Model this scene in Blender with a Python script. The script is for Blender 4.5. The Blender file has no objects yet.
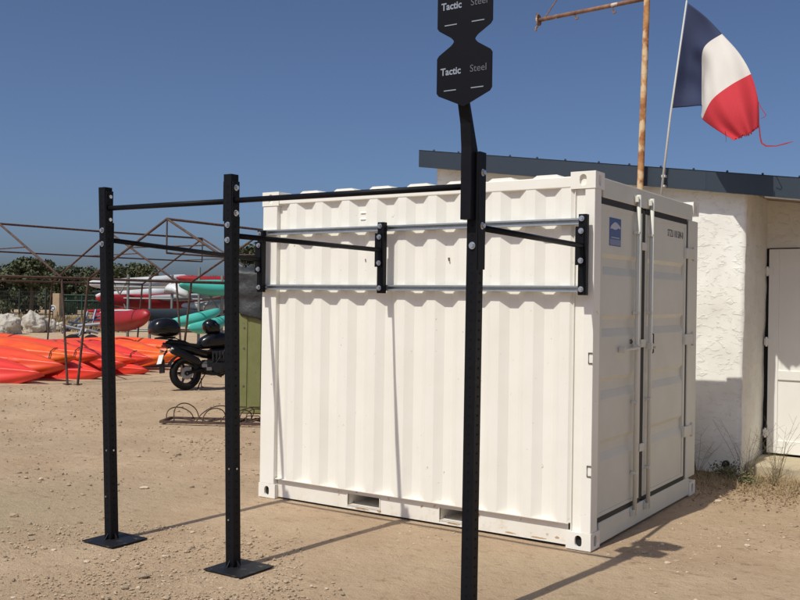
import bpy, bmesh, math, random
import numpy as np
from mathutils import Vector, Matrix, noise as mnoise

S = bpy.context.scene
COL = S.collection
rad = math.radians
random.seed(7)

# ------------------------------------------------------------------ camera
CAM = Vector((2.427, -6.062, 1.697))
YAW, PITCH, ROLL = rad(33.44), rad(-0.04), rad(0.80)
RH = Vector((math.cos(YAW), math.sin(YAW), 0))          # camera right, flat
FH = Vector((-math.sin(YAW), math.cos(YAW), 0))         # camera forward, flat
fw = (FH * math.cos(PITCH) + Vector((0, 0, math.sin(PITCH)))).normalized()
u0 = RH.cross(fw)
rr = (RH * math.cos(ROLL) + u0 * math.sin(ROLL)).normalized()
uu = rr.cross(fw)
cd = bpy.data.cameras.new('camera')
cam = bpy.data.objects.new('camera', cd)
COL.objects.link(cam)
cam.matrix_world = Matrix(((rr.x, uu.x, -fw.x, CAM.x), (rr.y, uu.y, -fw.y, CAM.y), (rr.z, uu.z, -fw.z, CAM.z), (0, 0, 0, 1)))
cd.sensor_width = 36.0
cd.lens = 36.0 * 941.8 / 800.0
cd.clip_start = 0.05
cd.clip_end = 3000
S.camera = cam

# ------------------------------------------------------------------ light
SUN = Vector((-0.13, -1.0, 1.40)).normalized()           # towards the sun
w = bpy.data.worlds.new('World')
S.world = w
w.use_nodes = True
nt = w.node_tree
sky = nt.nodes.new('ShaderNodeTexSky')
sky.sky_type = 'NISHITA'
sky.sun_disc = False
sky.sun_elevation = math.asin(SUN.z)
sky.sun_rotation = math.atan2(SUN.x, SUN.y)
sky.altitude = 0
sky.air_density = 0.6
sky.dust_density = 2.3
sky.ozone_density = 6.0
bg = nt.nodes['Background']
nt.links.new(sky.outputs[0], bg.inputs[0])
bg.inputs[1].default_value = 0.100
sd = bpy.data.lights.new('sun', 'SUN')
sd.energy = 3.75
sd.angle = rad(0.5)
sd.color = (1.0, 0.97, 0.865)
so = bpy.data.objects.new('sun', sd)
COL.objects.link(so)
so.rotation_euler = SUN.to_track_quat('Z', 'Y').to_euler()
so.location = (0, -20, 30)
S.view_settings.view_transform = 'Standard'
S.view_settings.look = 'None'
S.view_settings.exposure = 0.0
S.view_settings.gamma = 1.0
S.view_settings.use_curve_mapping = False
S.render.engine = 'CYCLES'


# ------------------------------------------------------------------ materials
def mat(name, col, rough=0.6, metal=0.0, var=None, vscale=6.0, vmix=0.5, bump=0.0, bscale=40.0, bdist=0.01,
        var2=None, v2scale=30.0, v2lo=0.55, v2hi=0.7, spec=0.5, coat=0.0, splash=None):
    """Principled material; var = second colour mixed in by noise, var2 = speckle colour above a noise threshold."""
    m = bpy.data.materials.new(name)
    m.use_nodes = True
    n, l = m.node_tree.nodes, m.node_tree.links
    b = n['Principled BSDF']
    b.inputs['Base Color'].default_value = (*col, 1)
    b.inputs['Roughness'].default_value = rough
    b.inputs['Metallic'].default_value = metal
    b.inputs['Specular IOR Level'].default_value = spec
    b.inputs['Coat Weight'].default_value = coat
    tc = n.new('ShaderNodeTexCoord')
    cur = None
    if var is not None:
        t = n.new('ShaderNodeTexNoise')
        t.inputs['Scale'].default_value = vscale
        t.inputs['Detail'].default_value = 6
        t.inputs['Roughness'].default_value = 0.6
        l.new(tc.outputs['Object'], t.inputs['Vector'])
        r = n.new('ShaderNodeValToRGB')
        r.color_ramp.elements[0].position = 0.5 - 0.22 * (1.2 - vmix)
        r.color_ramp.elements[0].color = (*col, 1)
        r.color_ramp.elements[1].position = 0.5 + 0.30 * (1.2 - vmix)
        r.color_ramp.elements[1].color = (*var, 1)
        l.new(t.outputs['Fac'], r.inputs[0])
        cur = r.outputs[0]
    if var2 is not None:
        t2 = n.new('ShaderNodeTexNoise')
        t2.inputs['Scale'].default_value = v2scale
        t2.inputs['Detail'].default_value = 5
        l.new(tc.outputs['Object'], t2.inputs['Vector'])
        r2 = n.new('ShaderNodeValToRGB')
        r2.color_ramp.elements[0].position = v2lo
        r2.color_ramp.elements[1].position = v2hi
        l.new(t2.outputs['Fac'], r2.inputs[0])
        mx = n.new('ShaderNodeMixRGB')
        l.new(r2.outputs[0], mx.inputs[0])
        if cur is not None:
            l.new(cur, mx.inputs[1])
        else:
            mx.inputs[1].default_value = (*col, 1)
        mx.inputs[2].default_value = (*var2, 1)
        cur = mx.outputs[0]
    if splash is not None:
        ge = n.new('ShaderNodeNewGeometry')
        sp_ = n.new('ShaderNodeSeparateXYZ'); l.new(ge.outputs['Position'], sp_.inputs[0])
        t5 = n.new('ShaderNodeTexNoise'); t5.inputs['Scale'].default_value = 11; t5.inputs['Detail'].default_value = 9; t5.inputs['Roughness'].default_value = 0.7
        l.new(ge.outputs['Position'], t5.inputs['Vector'])
        ad = n.new('ShaderNodeMath'); ad.operation = 'MULTIPLY_ADD'; ad.inputs[1].default_value = -0.75
        l.new(sp_.outputs['Z'], ad.inputs[0]); l.new(t5.outputs['Fac'], ad.inputs[2])
        r5 = n.new('ShaderNodeValToRGB')
        r5.color_ramp.elements[0].position = 0.50; r5.color_ramp.elements[1].position = 0.72
        r5.color_ramp.elements[1].color = (0.6, 0.6, 0.6, 1)
        l.new(ad.outputs[0], r5.inputs[0])
        m5 = n.new('ShaderNodeMixRGB'); l.new(r5.outputs[0], m5.inputs[0]); l.new(cur, m5.inputs[1]); m5.inputs[2].default_value = (*splash, 1)
        cur = m5.outputs[0]
    if cur is not None:
        l.new(cur, b.inputs['Base Color'])
    if bump:
        t3 = n.new('ShaderNodeTexNoise')
        t3.inputs['Scale'].default_value = bscale
        t3.inputs['Detail'].default_value = 8
        t3.inputs['Roughness'].default_value = 0.65
        l.new(tc.outputs['Object'], t3.inputs['Vector'])
        bp = n.new('ShaderNodeBump')
        bp.inputs['Strength'].default_value = bump
        bp.inputs['Distance'].default_value = bdist
        l.new(t3.outputs['Fac'], bp.inputs['Height'])
        l.new(bp.outputs[0], b.inputs['Normal'])
    return m


M = {}
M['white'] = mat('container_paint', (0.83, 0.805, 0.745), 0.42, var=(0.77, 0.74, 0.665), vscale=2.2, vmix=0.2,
                 bump=0.05, bscale=9, bdist=0.01, var2=(0.50, 0.38, 0.26), v2scale=26, v2lo=0.71, v2hi=0.77, splash=(0.60, 0.49, 0.36))
M['rail_white'] = mat('rail_paint', (0.81, 0.78, 0.72), 0.45, var=(0.73, 0.675, 0.58), vscale=3.5, vmix=0.3,
                      var2=(0.42, 0.24, 0.11), v2scale=14, v2lo=0.66, v2hi=0.74, splash=(0.56, 0.44, 0.31))
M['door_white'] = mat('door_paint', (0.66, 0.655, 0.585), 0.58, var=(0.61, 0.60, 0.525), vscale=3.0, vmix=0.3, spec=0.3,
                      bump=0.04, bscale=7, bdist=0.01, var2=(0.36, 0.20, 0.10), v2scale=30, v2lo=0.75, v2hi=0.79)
M['gasket'] = mat('gasket_rubber', (0.016, 0.015, 0.014), 0.7)
M['void'] = mat('dark_inside', (0.012, 0.012, 0.012), 0.9)
M['black'] = mat('black_powder_coat', (0.0045, 0.005, 0.0075), 0.5, var=(0.0065, 0.007, 0.0095), vscale=20, bump=0.03, bscale=200, bdist=0.002, spec=0.15, splash=(0.020, 0.017, 0.015))
M['hole'] = mat('drilled_hole', (0.003, 0.003, 0.0035), 0.7, spec=0.15)
M['plate'] = mat('dusty_black_plate', (0.008, 0.008, 0.012), 0.5, var=(0.016, 0.016, 0.018), vscale=14, vmix=0.2, spec=0.25, var2=(0.11, 0.085, 0.06), v2scale=16, v2lo=0.58, v2hi=0.78)
M['signblack'] = mat('black_sign_plate', (0.0035, 0.004, 0.007), 0.6, spec=0.14)
M['letter'] = mat('pale_lettering', (0.24, 0.27, 0.33), 0.5)
M['letter_dim'] = mat('dim_lettering', (0.09, 0.094, 0.115), 0.5)
M['zinc'] = mat('zinc_bolt', (0.62, 0.63, 0.64), 0.28, 1.0)
M['galv'] = mat('galvanised_rail', (0.50, 0.54, 0.57), 0.42, 0.85, var=(0.40, 0.44, 0.47), vscale=30)
M['fascia'] = mat('blue_grey_sheet', (0.018, 0.029, 0.045), 0.5, var=(0.024, 0.036, 0.053), vscale=1.6, vmix=0.4, bump=0.04, bscale=3, bdist=0.02)
M['soffit'] = mat('soffit', (0.34, 0.27, 0.195), 0.85)
M['trim'] = mat('white_trim', (0.74, 0.73, 0.70), 0.5)
M['bdoor'] = mat('door_white_paint', (0.82, 0.80, 0.76), 0.45, var=(0.76, 0.74, 0.69), vscale=3, vmix=0.2)
M['rust'] = mat('rusty_mast', (0.30, 0.11, 0.035), 0.85, var=(0.52, 0.28, 0.11), vscale=8, vmix=0.7, bump=0.25, bscale=40,
                var2=(0.62, 0.44, 0.26), v2scale=6.5, v2lo=0.47, v2hi=0.56)
M['rust_dark'] = mat('dark_rust', (0.048, 0.029, 0.024), 0.85, var=(0.115, 0.066, 0.046), vscale=14, vmix=0.6, bump=0.2, bscale=60)
M['rust_arm'] = mat('rusty_arm', (0.13, 0.065, 0.045), 0.85, var=(0.30, 0.16, 0.10), vscale=9, vmix=0.6,
                    var2=(0.6, 0.5, 0.4), v2scale=6, v2lo=0.62, v2hi=0.68, bump=0.2, bscale=50)
M['flagpole'] = mat('flagpole', (0.52, 0.50, 0.46), 0.6)
M['flag_blue'] = mat('flag_blue', (0.020, 0.028, 0.075), 0.85, bump=0.15, bscale=60)
M['flag_white'] = mat('flag_white', (0.58, 0.54, 0.50), 0.85, bump=0.15, bscale=60)
M['flag_red'] = mat('flag_red', (0.48, 0.024, 0.036), 0.85, bump=0.15, bscale=60)
M['flag_thread'] = mat('torn_red_hem', (0.26, 0.020, 0.035), 0.85)
M['olive'] = mat('olive_paint', (0.155, 0.165, 0.05), 0.65, var=(0.20, 0.20, 0.085), vscale=5, vmix=0.5, var2=(0.06, 0.05, 0.03), v2scale=25, v2lo=0.68, v2hi=0.75)
M['tarp'] = mat('grey_tarpaulin', (0.030, 0.032, 0.034), 0.5, var=(0.050, 0.052, 0.055), vscale=7, bump=0.6, bscale=12, bdist=0.03)
M['tyre'] = mat('tyre', (0.010, 0.010, 0.011), 0.8, spec=0.2)
M['bike_black'] = mat('bike_black', (0.006, 0.006, 0.008), 0.25, spec=0.4)
M['bike_matt'] = mat('bike_matt_black', (0.008, 0.008, 0.009), 0.6, spec=0.25)
M['engine'] = mat('engine_metal', (0.03, 0.03, 0.032), 0.5, 0.6)
M['alloy'] = mat('alloy', (0.35, 0.35, 0.36), 0.35, 0.9)
M['exhaust'] = mat('exhaust', (0.018, 0.018, 0.021), 0.3, 0.6)
M['numberplate'] = mat('number_plate', (0.72, 0.72, 0.70), 0.5)
M['amber'] = mat('amber_lens', (0.75, 0.45, 0.25), 0.2)
M['redlens'] = mat('red_lens', (0.35, 0.02, 0.02), 0.2)
M['kayak'] = mat('orange_red_plastic', (0.74, 0.052, 0.030), 0.34, var=(0.80, 0.115, 0.022), vscale=1.1, vmix=0.5)
M['kayak_red'] = mat('coral_red_plastic', (0.70, 0.036, 0.032), 0.32, var=(0.76, 0.065, 0.030), vscale=0.9, vmix=0.5)
M['kayak_orange'] = mat('orange_yellow_plastic', (0.78, 0.075, 0.024), 0.36, var=(0.84, 0.20, 0.018), vscale=0.9, vmix=0.6)
M['strap'] = mat('black_strap', (0.02, 0.02, 0.02), 0.7)
M['hull_white'] = mat('white_hull', (0.66, 0.67, 0.68), 0.4, var=(0.5, 0.51, 0.52), vscale=2)
M['hull_red'] = mat('red_hull', (0.36, 0.012, 0.016), 0.45, var=(0.26, 0.012, 0.014), vscale=2)
M['hull_teal'] = mat('teal_hull', (0.06, 0.42, 0.33), 0.4, var=(0.09, 0.48, 0.40), vscale=2)
M['hull_navy'] = mat('navy_cover', (0.022, 0.034, 0.045), 0.7, bump=0.4, bscale=9, bdist=0.03)
M['hull_silver'] = mat('silver_hull', (0.42, 0.44, 0.46), 0.4)
M['steel'] = mat('rack_steel', (0.22, 0.23, 0.22), 0.6, 0.4)
M['trailer_blue'] = mat('trailer_frame', (0.10, 0.13, 0.19), 0.5, 0.3)
M['rock'] = mat('pale_limestone', (0.50, 0.46, 0.40), 0.9, var=(0.36, 0.33, 0.28), vscale=3, bump=0.6, bscale=6, bdist=0.05)
M['pillar'] = mat('sandstone_pillar', (0.48, 0.35, 0.22), 0.9, var=(0.40, 0.29, 0.18), vscale=4, bump=0.3, bscale=12)
M['green_metal'] = mat('green_fence_metal', (0.018, 0.060, 0.045), 0.6)
M['dark_post'] = mat('dark_fence_post', (0.02, 0.026, 0.024), 0.7)
M['leaf'] = mat('pine_foliage', (0.044, 0.058, 0.026), 0.8, var=(0.080, 0.092, 0.042), vscale=0.6, vmix=0.7)
M['leaf2'] = mat('olive_foliage', (0.052, 0.064, 0.027), 0.8, var=(0.088, 0.095, 0.042), vscale=0.6, vmix=0.7)
M['bark'] = mat('bark', (0.09, 0.065, 0.045), 0.9, bump=0.4, bscale=10)
M['drygrass'] = mat('dry_grass', (0.34, 0.25, 0.13), 0.9, var=(0.22, 0.17, 0.08), vscale=3)
M['twig'] = mat('dry_twig', (0.20, 0.15, 0.09), 0.9, var=(0.13, 0.12, 0.06), vscale=10)
M['weedgreen'] = mat('weed_green', (0.105, 0.110, 0.045), 0.8, var=(0.17, 0.15, 0.075), vscale=9)
M['litter'] = mat('dead_leaves', (0.24, 0.15, 0.075), 0.9, var=(0.36, 0.26, 0.15), vscale=12)
M['concrete'] = mat('door_step', (0.46, 0.39, 0.27), 0.9, var=(0.38, 0.31, 0.21), vscale=5, bump=0.4, bscale=30)
M['peb1'] = mat('pebble_tan', (0.43, 0.325, 0.22), 0.9, var=(0.36, 0.27, 0.18), vscale=3)
M['peb2'] = mat('pebble_pale', (0.58, 0.47, 0.35), 0.9, var=(0.48, 0.38, 0.28), vscale=3)
M['peb3'] = mat('pebble_grey', (0.30, 0.23, 0.16), 0.9)
M['label_blue'] = mat('blue_sticker', (0.026, 0.080, 0.27), 0.35)
M['label_pale'] = mat('sticker_white', (0.48, 0.50, 0.58), 0.4)
M['label_mid'] = mat('sticker_mid', (0.17, 0.22, 0.38), 0.4)
M['ink'] = mat('stencil_ink', (0.055, 0.055, 0.05), 0.6)
M['dirtmark'] = mat('rust_mark', (0.10, 0.075, 0.06), 0.8)


def plaster():
    m = bpy.data.materials.new('roughcast_plaster')
    m.use_nodes = True
    n, l = m.node_tree.nodes, m.node_tree.links
    b = n['Principled BSDF']
    b.inputs['Roughness'].default_value = 0.92
    b.inputs['Specular IOR Level'].default_value = 0.2
    tc = n.new('ShaderNodeTexCoord')
    t = n.new('ShaderNodeTexNoise'); t.inputs['Scale'].default_value = 1.7; t.inputs['Detail'].default_value = 7
    l.new(tc.outputs['Object'], t.inputs['Vector'])
    r = n.new('ShaderNodeValToRGB')
    r.color_ramp.elements[0].position = 0.35; r.color_ramp.elements[0].color = (0.74, 0.71, 0.645, 1)
    r.color_ramp.elements[1].position = 0.62; r.color_ramp.elements[1].color = (0.86, 0.845, 0.79, 1)
    l.new(t.outputs['Fac'], r.inputs[0]); l.new(r.outputs[0], b.inputs['Base Color'])
    mp = n.new('ShaderNodeMapping'); mp.inputs['Scale'].default_value = (0.9, 0.9, 1.5)
    l.new(tc.outputs['Object'], mp.inputs['Vector'])
    t2 = n.new('ShaderNodeTexNoise'); t2.inputs['Scale'].default_value = 13.0; t2.inputs['Detail'].default_value = 8
    t2.inputs['Roughness'].default_value = 0.62; t2.inputs['Distortion'].default_value = 0.6
    l.new(mp.outputs[0], t2.inputs['Vector'])
    r2 = n.new('ShaderNodeValToRGB')
    r2.color_ramp.elements[0].position = 0.54; r2.color_ramp.elements[1].position = 0.66
    l.new(t2.outputs['Fac'], r2.inputs[0])
    t4 = n.new('ShaderNodeTexNoise'); t4.inputs['Scale'].default_value = 60; t4.inputs['Detail'].default_value = 4
    l.new(tc.outputs['Object'], t4.inputs['Vector'])
    ad = n.new('ShaderNodeMath'); ad.operation = 'MULTIPLY_ADD'; ad.inputs[1].default_value = 0.25
    l.new(t4.outputs['Fac'], ad.inputs[0]); l.new(r2.outputs[0], ad.inputs[2])
    bp = n.new('ShaderNodeBump'); bp.inputs['Strength'].default_value = 0.5; bp.inputs['Distance'].default_value = 0.010
    l.new(ad.outputs[0], bp.inputs['Height']); l.new(bp.outputs[0], b.inputs['Normal'])
    return m


def soil():
    m = bpy.data.materials.new('sandy_soil')
    m.use_nodes = True
    n, l = m.node_tree.nodes, m.node_tree.links
    b = n['Principled BSDF']
    b.inputs['Roughness'].default_value = 0.95
    b.inputs['Specular IOR Level'].default_value = 0.15
    tc = n.new('ShaderNodeTexCoord')

    def tex(scale, det, ro=0.6):
        t = n.new('ShaderNodeTexNoise')
        t.inputs['Scale'].default_value = scale
        t.inputs['Detail'].default_value = det
        t.inputs['Roughness'].default_value = ro
        l.new(tc.outputs['Object'], t.inputs['Vector'])
        return t.outputs['Fac']

    def ramp(src, a, ca, c, cc):
        r = n.new('ShaderNodeValToRGB')
        r.color_ramp.elements[0].position = a; r.color_ramp.elements[0].color = (*ca, 1)
        r.color_ramp.elements[1].position = c; r.color_ramp.elements[1].color = (*cc, 1)
        l.new(src, r.inputs[0])
        return r.outputs[0]

    def mix(fac, a, c):
        x = n.new('ShaderNodeMixRGB')
        l.new(fac, x.inputs[0]); l.new(a, x.inputs[1])
        if isinstance(c, tuple):
            x.inputs[2].default_value = (*c, 1)
        else:
            l.new(c, x.inputs[2])
        return x.outputs[0]

    base = ramp(tex(0.9, 8), 0.36, (0.445, 0.315, 0.205), 0.66, (0.56, 0.415, 0.28))
    grey = ramp(tex(0.35, 5), 0.52, (0, 0, 0), 0.68, (0.75, 0.75, 0.75))
    c1 = mix(grey, base, (0.42, 0.315, 0.205))
    # a damp olive-grey patch of soil at the left
    vd = n.new('ShaderNodeVectorMath'); vd.operation = 'DISTANCE'
    l.new(tc.outputs['Object'], vd.inputs[0])
    vd.inputs[1].default_value = tuple(gnd(20, 7.6))
    ns = n.new('ShaderNodeMath'); ns.operation = 'MULTIPLY_ADD'; ns.inputs[1].default_value = 1.6
    l.new(tex(1.6, 5), ns.inputs[0]); l.new(vd.outputs['Value'], ns.inputs[2])
    pm = ramp(ns.outputs[0], 0.0, (1, 1, 1), 1.0, (0, 0, 0))
    pr_ = pm.node.color_ramp
    mr = n.new('ShaderNodeMapRange'); mr.inputs['From Min'].default_value = 1.3; mr.inputs['From Max'].default_value = 2.5
    l.new(ns.outputs[0], mr.inputs['Value']); l.new(mr.outputs[0], pm.node.inputs[0])
    pr_.elements[0].color = (0.7, 0.7, 0.7, 1)
    c1 = mix(pm, c1, (0.40, 0.315, 0.205))
    dark = ramp(tex(9, 8, 0.72), 0.55, (0, 0, 0), 0.70, (0.75, 0.75, 0.75))
    c2 = mix(dark, c1, (0.29, 0.195, 0.12))
    pale = ramp(tex(55, 3, 0.6), 0.66, (0, 0, 0), 0.74, (0.7, 0.7, 0.7))
    c3 = mix(pale, c2, (0.56, 0.45, 0.33))
    fl = ramp(tex(4.2, 10, 0.78), 0.585, (0, 0, 0), 0.66, (0.8, 0.8, 0.8))
    c3 = mix(fl, c3, (0.285, 0.19, 0.115))
    dk2 = ramp(tex(90, 3, 0.6), 0.66, (0, 0, 0), 0.73, (0.6, 0.6, 0.6))
    c4 = mix(dk2, c3, (0.24, 0.165, 0.105))
    l.new(c4, b.inputs['Base Color'])
    a1 = n.new('ShaderNodeMath'); a1.operation = 'MULTIPLY_ADD'; a1.inputs[1].default_value = 0.5
    l.new(tex(70, 5, 0.7), a1.inputs[0]); l.new(tex(11, 8, 0.65), a1.inputs[2])
    bp = n.new('ShaderNodeBump'); bp.inputs['Strength'].default_value = 0.9; bp.inputs['Distance'].default_value = 0.035
    l.new(a1.outputs[0], bp.inputs['Height']); l.new(bp.outputs[0], b.inputs['Normal'])
    return m


M['plaster'] = plaster()


# ------------------------------------------------------------------ helpers
def at(px, py, D):
    """world point for a direction of the survey photo at forward distance D"""
    h = 299.5 + (px - 400) * 0.0138
    return CAM + RH * ((px - 400) / 941.8 * D) + FH * D + Vector((0, 0, -(py - h) * D / 941.8))


def gnd(px, D, z=0.0):
    p = at(px, 300, D)
    p.z = z
    return p


def wloc(o):
    v = Vector((0, 0, 0))
    while o is not None:
        v = v + o.location
        o = o.parent
    return v


def tag(o, label=None, cat=None, group=None, kind=None):
    if label: o['label'] = label
    if cat: o['category'] = cat
    if group: o['group'] = group
    if kind: o['kind'] = kind
    return o


def thing(name, loc, label, cat, group=None):
    o = bpy.data.objects.new(name, None)
    o.empty_display_size = 0.2
    COL.objects.link(o)
    o.location = loc
    return tag(o, label, cat, group)


def obj(name, bm, m, parent=None, smooth=False, base=True, bevel=0.0):
    """Link the bmesh (world coordinates) as one object. Without a parent its origin goes to its base centre."""
    bmesh.ops.recalc_face_normals(bm, faces=bm.faces[:])
    if parent is not None:
        off = wloc(parent)
        if base and bm.verts:
            c = sum((v.co for v in bm.verts), Vector()) / len(bm.verts)
        else:
            c = off
    else:
        xs = [v.co.x for v in bm.verts]; ys = [v.co.y for v in bm.verts]; zs = [v.co.z for v in bm.verts]
        off = Vector((0, 0, 0))
        c = Vector(((min(xs) + max(xs)) / 2, (min(ys) + max(ys)) / 2, min(zs))) if base else Vector((0, 0, 0))
    for v in bm.verts:
        v.co -= c
    me = bpy.data.meshes.new(name)
    bm.to_mesh(me)
    bm.free()
    for x in (m if isinstance(m, (list, tuple)) else [m]):
        me.materials.append(x)
    if smooth:
        for p in me.polygons:
            p.use_smooth = True
    o = bpy.data.objects.new(name, me)
    COL.objects.link(o)
    if parent is not None:
        o.parent = parent
    o.location = c - off
    if bevel > 0:
        b = o.modifiers.new('bevel', 'BEVEL')
        b.width = bevel
        b.segments = 2
        b.limit_method = 'ANGLE'
    return o


def BM():
    return bmesh.new()


def hexa(bm, bot, top, mi=0):
    vs = [bm.verts.new(p) for p in list(bot) + list(top)]
    for f in ((3, 2, 1, 0), (4, 5, 6, 7), (0, 1, 5, 4), (1, 2, 6, 5), (2, 3, 7, 6), (3, 0, 4, 7)):
        bm.faces.new([vs[i] for i in f]).material_index = mi
    return vs


def box(bm, x0, x1, y0, y1, z0, z1, mi=0):
    return hexa(bm, [(x0, y0, z0), (x1, y0, z0), (x1, y1, z0), (x0, y1, z0)], [(x0, y0, z1), (x1, y0, z1), (x1, y1, z1), (x0, y1, z1)], mi)


def obox(bm, c, ax, ay, az, hx, hy, hz, mi=0):
    c = Vector(c); ax = Vector(ax) * hx; ay = Vector(ay) * hy; az = Vector(az) * hz
    return hexa(bm, [c - ax - ay - az, c + ax - ay - az, c + ax + ay - az, c - ax + ay - az],
                [c - ax - ay + az, c + ax - ay + az, c + ax + ay + az, c - ax + ay + az], mi)


def tube(bm, pts, r, n=8, cap=True, mi=0):
    """round tube through points; r is a number or one radius per point"""
    pts = [Vector(p) for p in pts]
    rs = r if isinstance(r, (list, tuple)) else [r] * len(pts)
    rings = []
    ref = None
    for i, p in enumerate(pts):
        if i == 0: d = pts[1] - p
        elif i == len(pts) - 1: d = p - pts[i - 1]
        else: d = (pts[i + 1] - p).normalized() + (p - pts[i - 1]).normalized()
        d = d.normalized() if d.length > 1e-9 else Vector((0, 0, 1))
        if ref is None or abs(ref.dot(d)) > 0.97:
            ref = Vector((0, 0, 1)) if abs(d.z) < 0.9 else Vector((1, 0, 0))
        a = d.cross(ref).normalized(); b = a.cross(d)
        ref = b
        rings.append([bm.verts.new(p + (a * math.cos(2 * math.pi * k / n) + b * math.sin(2 * math.pi * k / n)) * rs[i]) for k in range(n)])
    for A, B in zip(rings, rings[1:]):
        for k in range(n):
            bm.faces.new((A[k], A[(k + 1) % n], B[(k + 1) % n], B[k])).material_index = mi
    if cap:
        bm.faces.new(rings[0][::-1]).material_index = mi
        bm.faces.new(rings[-1]).material_index = mi


def prism(bm, pts, d, mi=0):
    """extrude a planar polygon (3D points) by vector d"""
    d = Vector(d)
    a = [bm.verts.new(p) for p in pts]
    b = [bm.verts.new(Vector(p) + d) for p in pts]
    bm.faces.new(a[::-1]).material_index = mi
    bm.faces.new(b).material_index = mi
    n = len(a)
    for i in range(n):
        bm.faces.new((a[i], a[(i + 1) % n], b[(i + 1) % n], b[i])).material_index = mi


def loft(bm, secs, mat4=None, n=16, e=2.0, mi=0, flute=0.0):
    """secs: (x, y, z, half width (y), half height up, half height down); superellipse exponent e; along local x"""
    rings = []
    for s in secs:
        x, y, z, hw, hu, hd = s
        ring = []
        for k in range(n):
            a = 2 * math.pi * k / n
            c, sn = math.cos(a), math.sin(a)
            cy = math.copysign(abs(c) ** (2 / e), c) * hw
            cz = math.copysign(abs(sn) ** (2 / e), sn) * (hu if sn >= 0 else hd)
            if flute:
                q_ = 1 + flute * math.cos(8 * a) * min(1, hw / 0.25)
                cy *= q_; cz *= q_
            p = Vector((x, y + cy, z + cz))
            ring.append(bm.verts.new(mat4 @ p if mat4 else p))
        rings.append(ring)
    for A, B in zip(rings, rings[1:]):
        for k in range(n):
            bm.faces.new((A[k], A[(k + 1) % n], B[(k + 1) % n], B[k])).material_index = mi
    bm.faces.new(rings[0][::-1]).material_index = mi
    bm.faces.new(rings[-1]).material_index = mi


def bolt(bm, c, d, r=0.013, h=0.014):
    """hex bolt head with a washer; d = outward direction"""
    c = Vector(c); d = Vector(d).normalized()
    a = d.orthogonal().normalized(); b = d.cross(a)
    def disc(rr_, z0, z1, n):
        prism(bm, [c + d * z0 + (a * math.cos(2 * math.pi * k / n) + b * math.sin(2 * math.pi * k / n)) * rr_ for k in range(n)], d * (z1 - z0))
    disc(r * 1.45, 0, 0.003, 14)
    disc(r, 0.0031, h, 6)


def hole_plate(bm, o, ax, ay, w, h, ow, oh, depth, rim_mi=0, hole_mi=1, n=24):
    """rectangle w x h centred at o with an oval hole, walls going back by depth, dark floor"""
    o = Vector(o); ax = Vector(ax); ay = Vector(ay); nz = ax.cross(ay)
    angs = sorted([2 * math.pi * k / n + 0.01 for k in range(n)] + [math.atan2(sy * h, sx * w) % (2 * math.pi) for sx in (1, -1) for sy in (1, -1)])
    out, inn, back = [], [], []
    for t in angs:
        c, s = math.cos(t), math.sin(t)
        q = min((w / 2) / abs(c) if abs(c) > 1e-9 else 1e9, (h / 2) / abs(s) if abs(s) > 1e-9 else 1e9)
        out.append(bm.verts.new(o + ax * c * q + ay * s * q))
        # stadium shaped hole, long along ay
        rr_ = ow / 2; L = max(0, oh / 2 - rr_)
        x_, y_ = rr_ * c, rr_ * s + math.copysign(L, s) * min(1, abs(s) * 3)
        inn.append(bm.verts.new(o + ax * x_ + ay * y_))
        back.append(bm.verts.new(o + ax * x_ + ay * y_ - nz * depth))
    N = len(angs)
    for i in range(N):
        j = (i + 1) % N
        bm.faces.new((out[i], out[j], inn[j], inn[i])).material_index = rim_mi
        bm.faces.new((inn[i], inn[j], back[j], back[i])).material_index = rim_mi
    bm.faces.new(back).material_index = hole_mi


def text_mesh(name, body, size, origin, ax, ay, m, parent, extrude=0.0008, offset=0.0, align='CENTER', sx=1.0):
    cu = bpy.data.curves.new(name, 'FONT')
    cu.body = body
    cu.size = size
    cu.extrude = extrude
    cu.offset = offset
    cu.align_x = align
    cu.align_y = 'CENTER'
    cu.resolution_u = 3
    tmp = bpy.data.objects.new(name, cu)
    COL.objects.link(tmp)
    bpy.context.view_layer.update()
    me = bpy.data.meshes.new_from_object(tmp.evaluated_get(bpy.context.evaluated_depsgraph_get()))
    bpy.data.objects.remove(tmp)
    bpy.data.curves.remove(cu)
    ax = Vector(ax); ay = Vector(ay); az = ax.cross(ay)
    o3 = Vector(origin)
    off = wloc(parent)
    for v in me.vertices:
        v.co = ax * (v.co.x * sx) + ay * v.co.y + az * v.co.z
    me.materials.clear()
    me.materials.append(m)
    o = bpy.data.objects.new(name, me)
    COL.objects.link(o)
    o.parent = parent
    o.location = o3 - off
    return o


def raw(name, verts, faces, mats, mis=None, parent=None, smooth=False, loc=(0, 0, 0)):
    me = bpy.data.meshes.new(name)
    me.from_pydata([tuple(v) for v in verts], [], faces)
    for m in mats: me.materials.append(m)
    if mis is not None:
        me.polygons.foreach_set('material_index', mis)
    if smooth:
        me.polygons.foreach_set('use_smooth', [True] * len(me.polygons))
    o = bpy.data.objects.new(name, me)
    COL.objects.link(o)
    o.location = loc
    if parent: o.parent = parent
    return o


# ------------------------------------------------------------------ ground
M['soil'] = soil()


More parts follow.
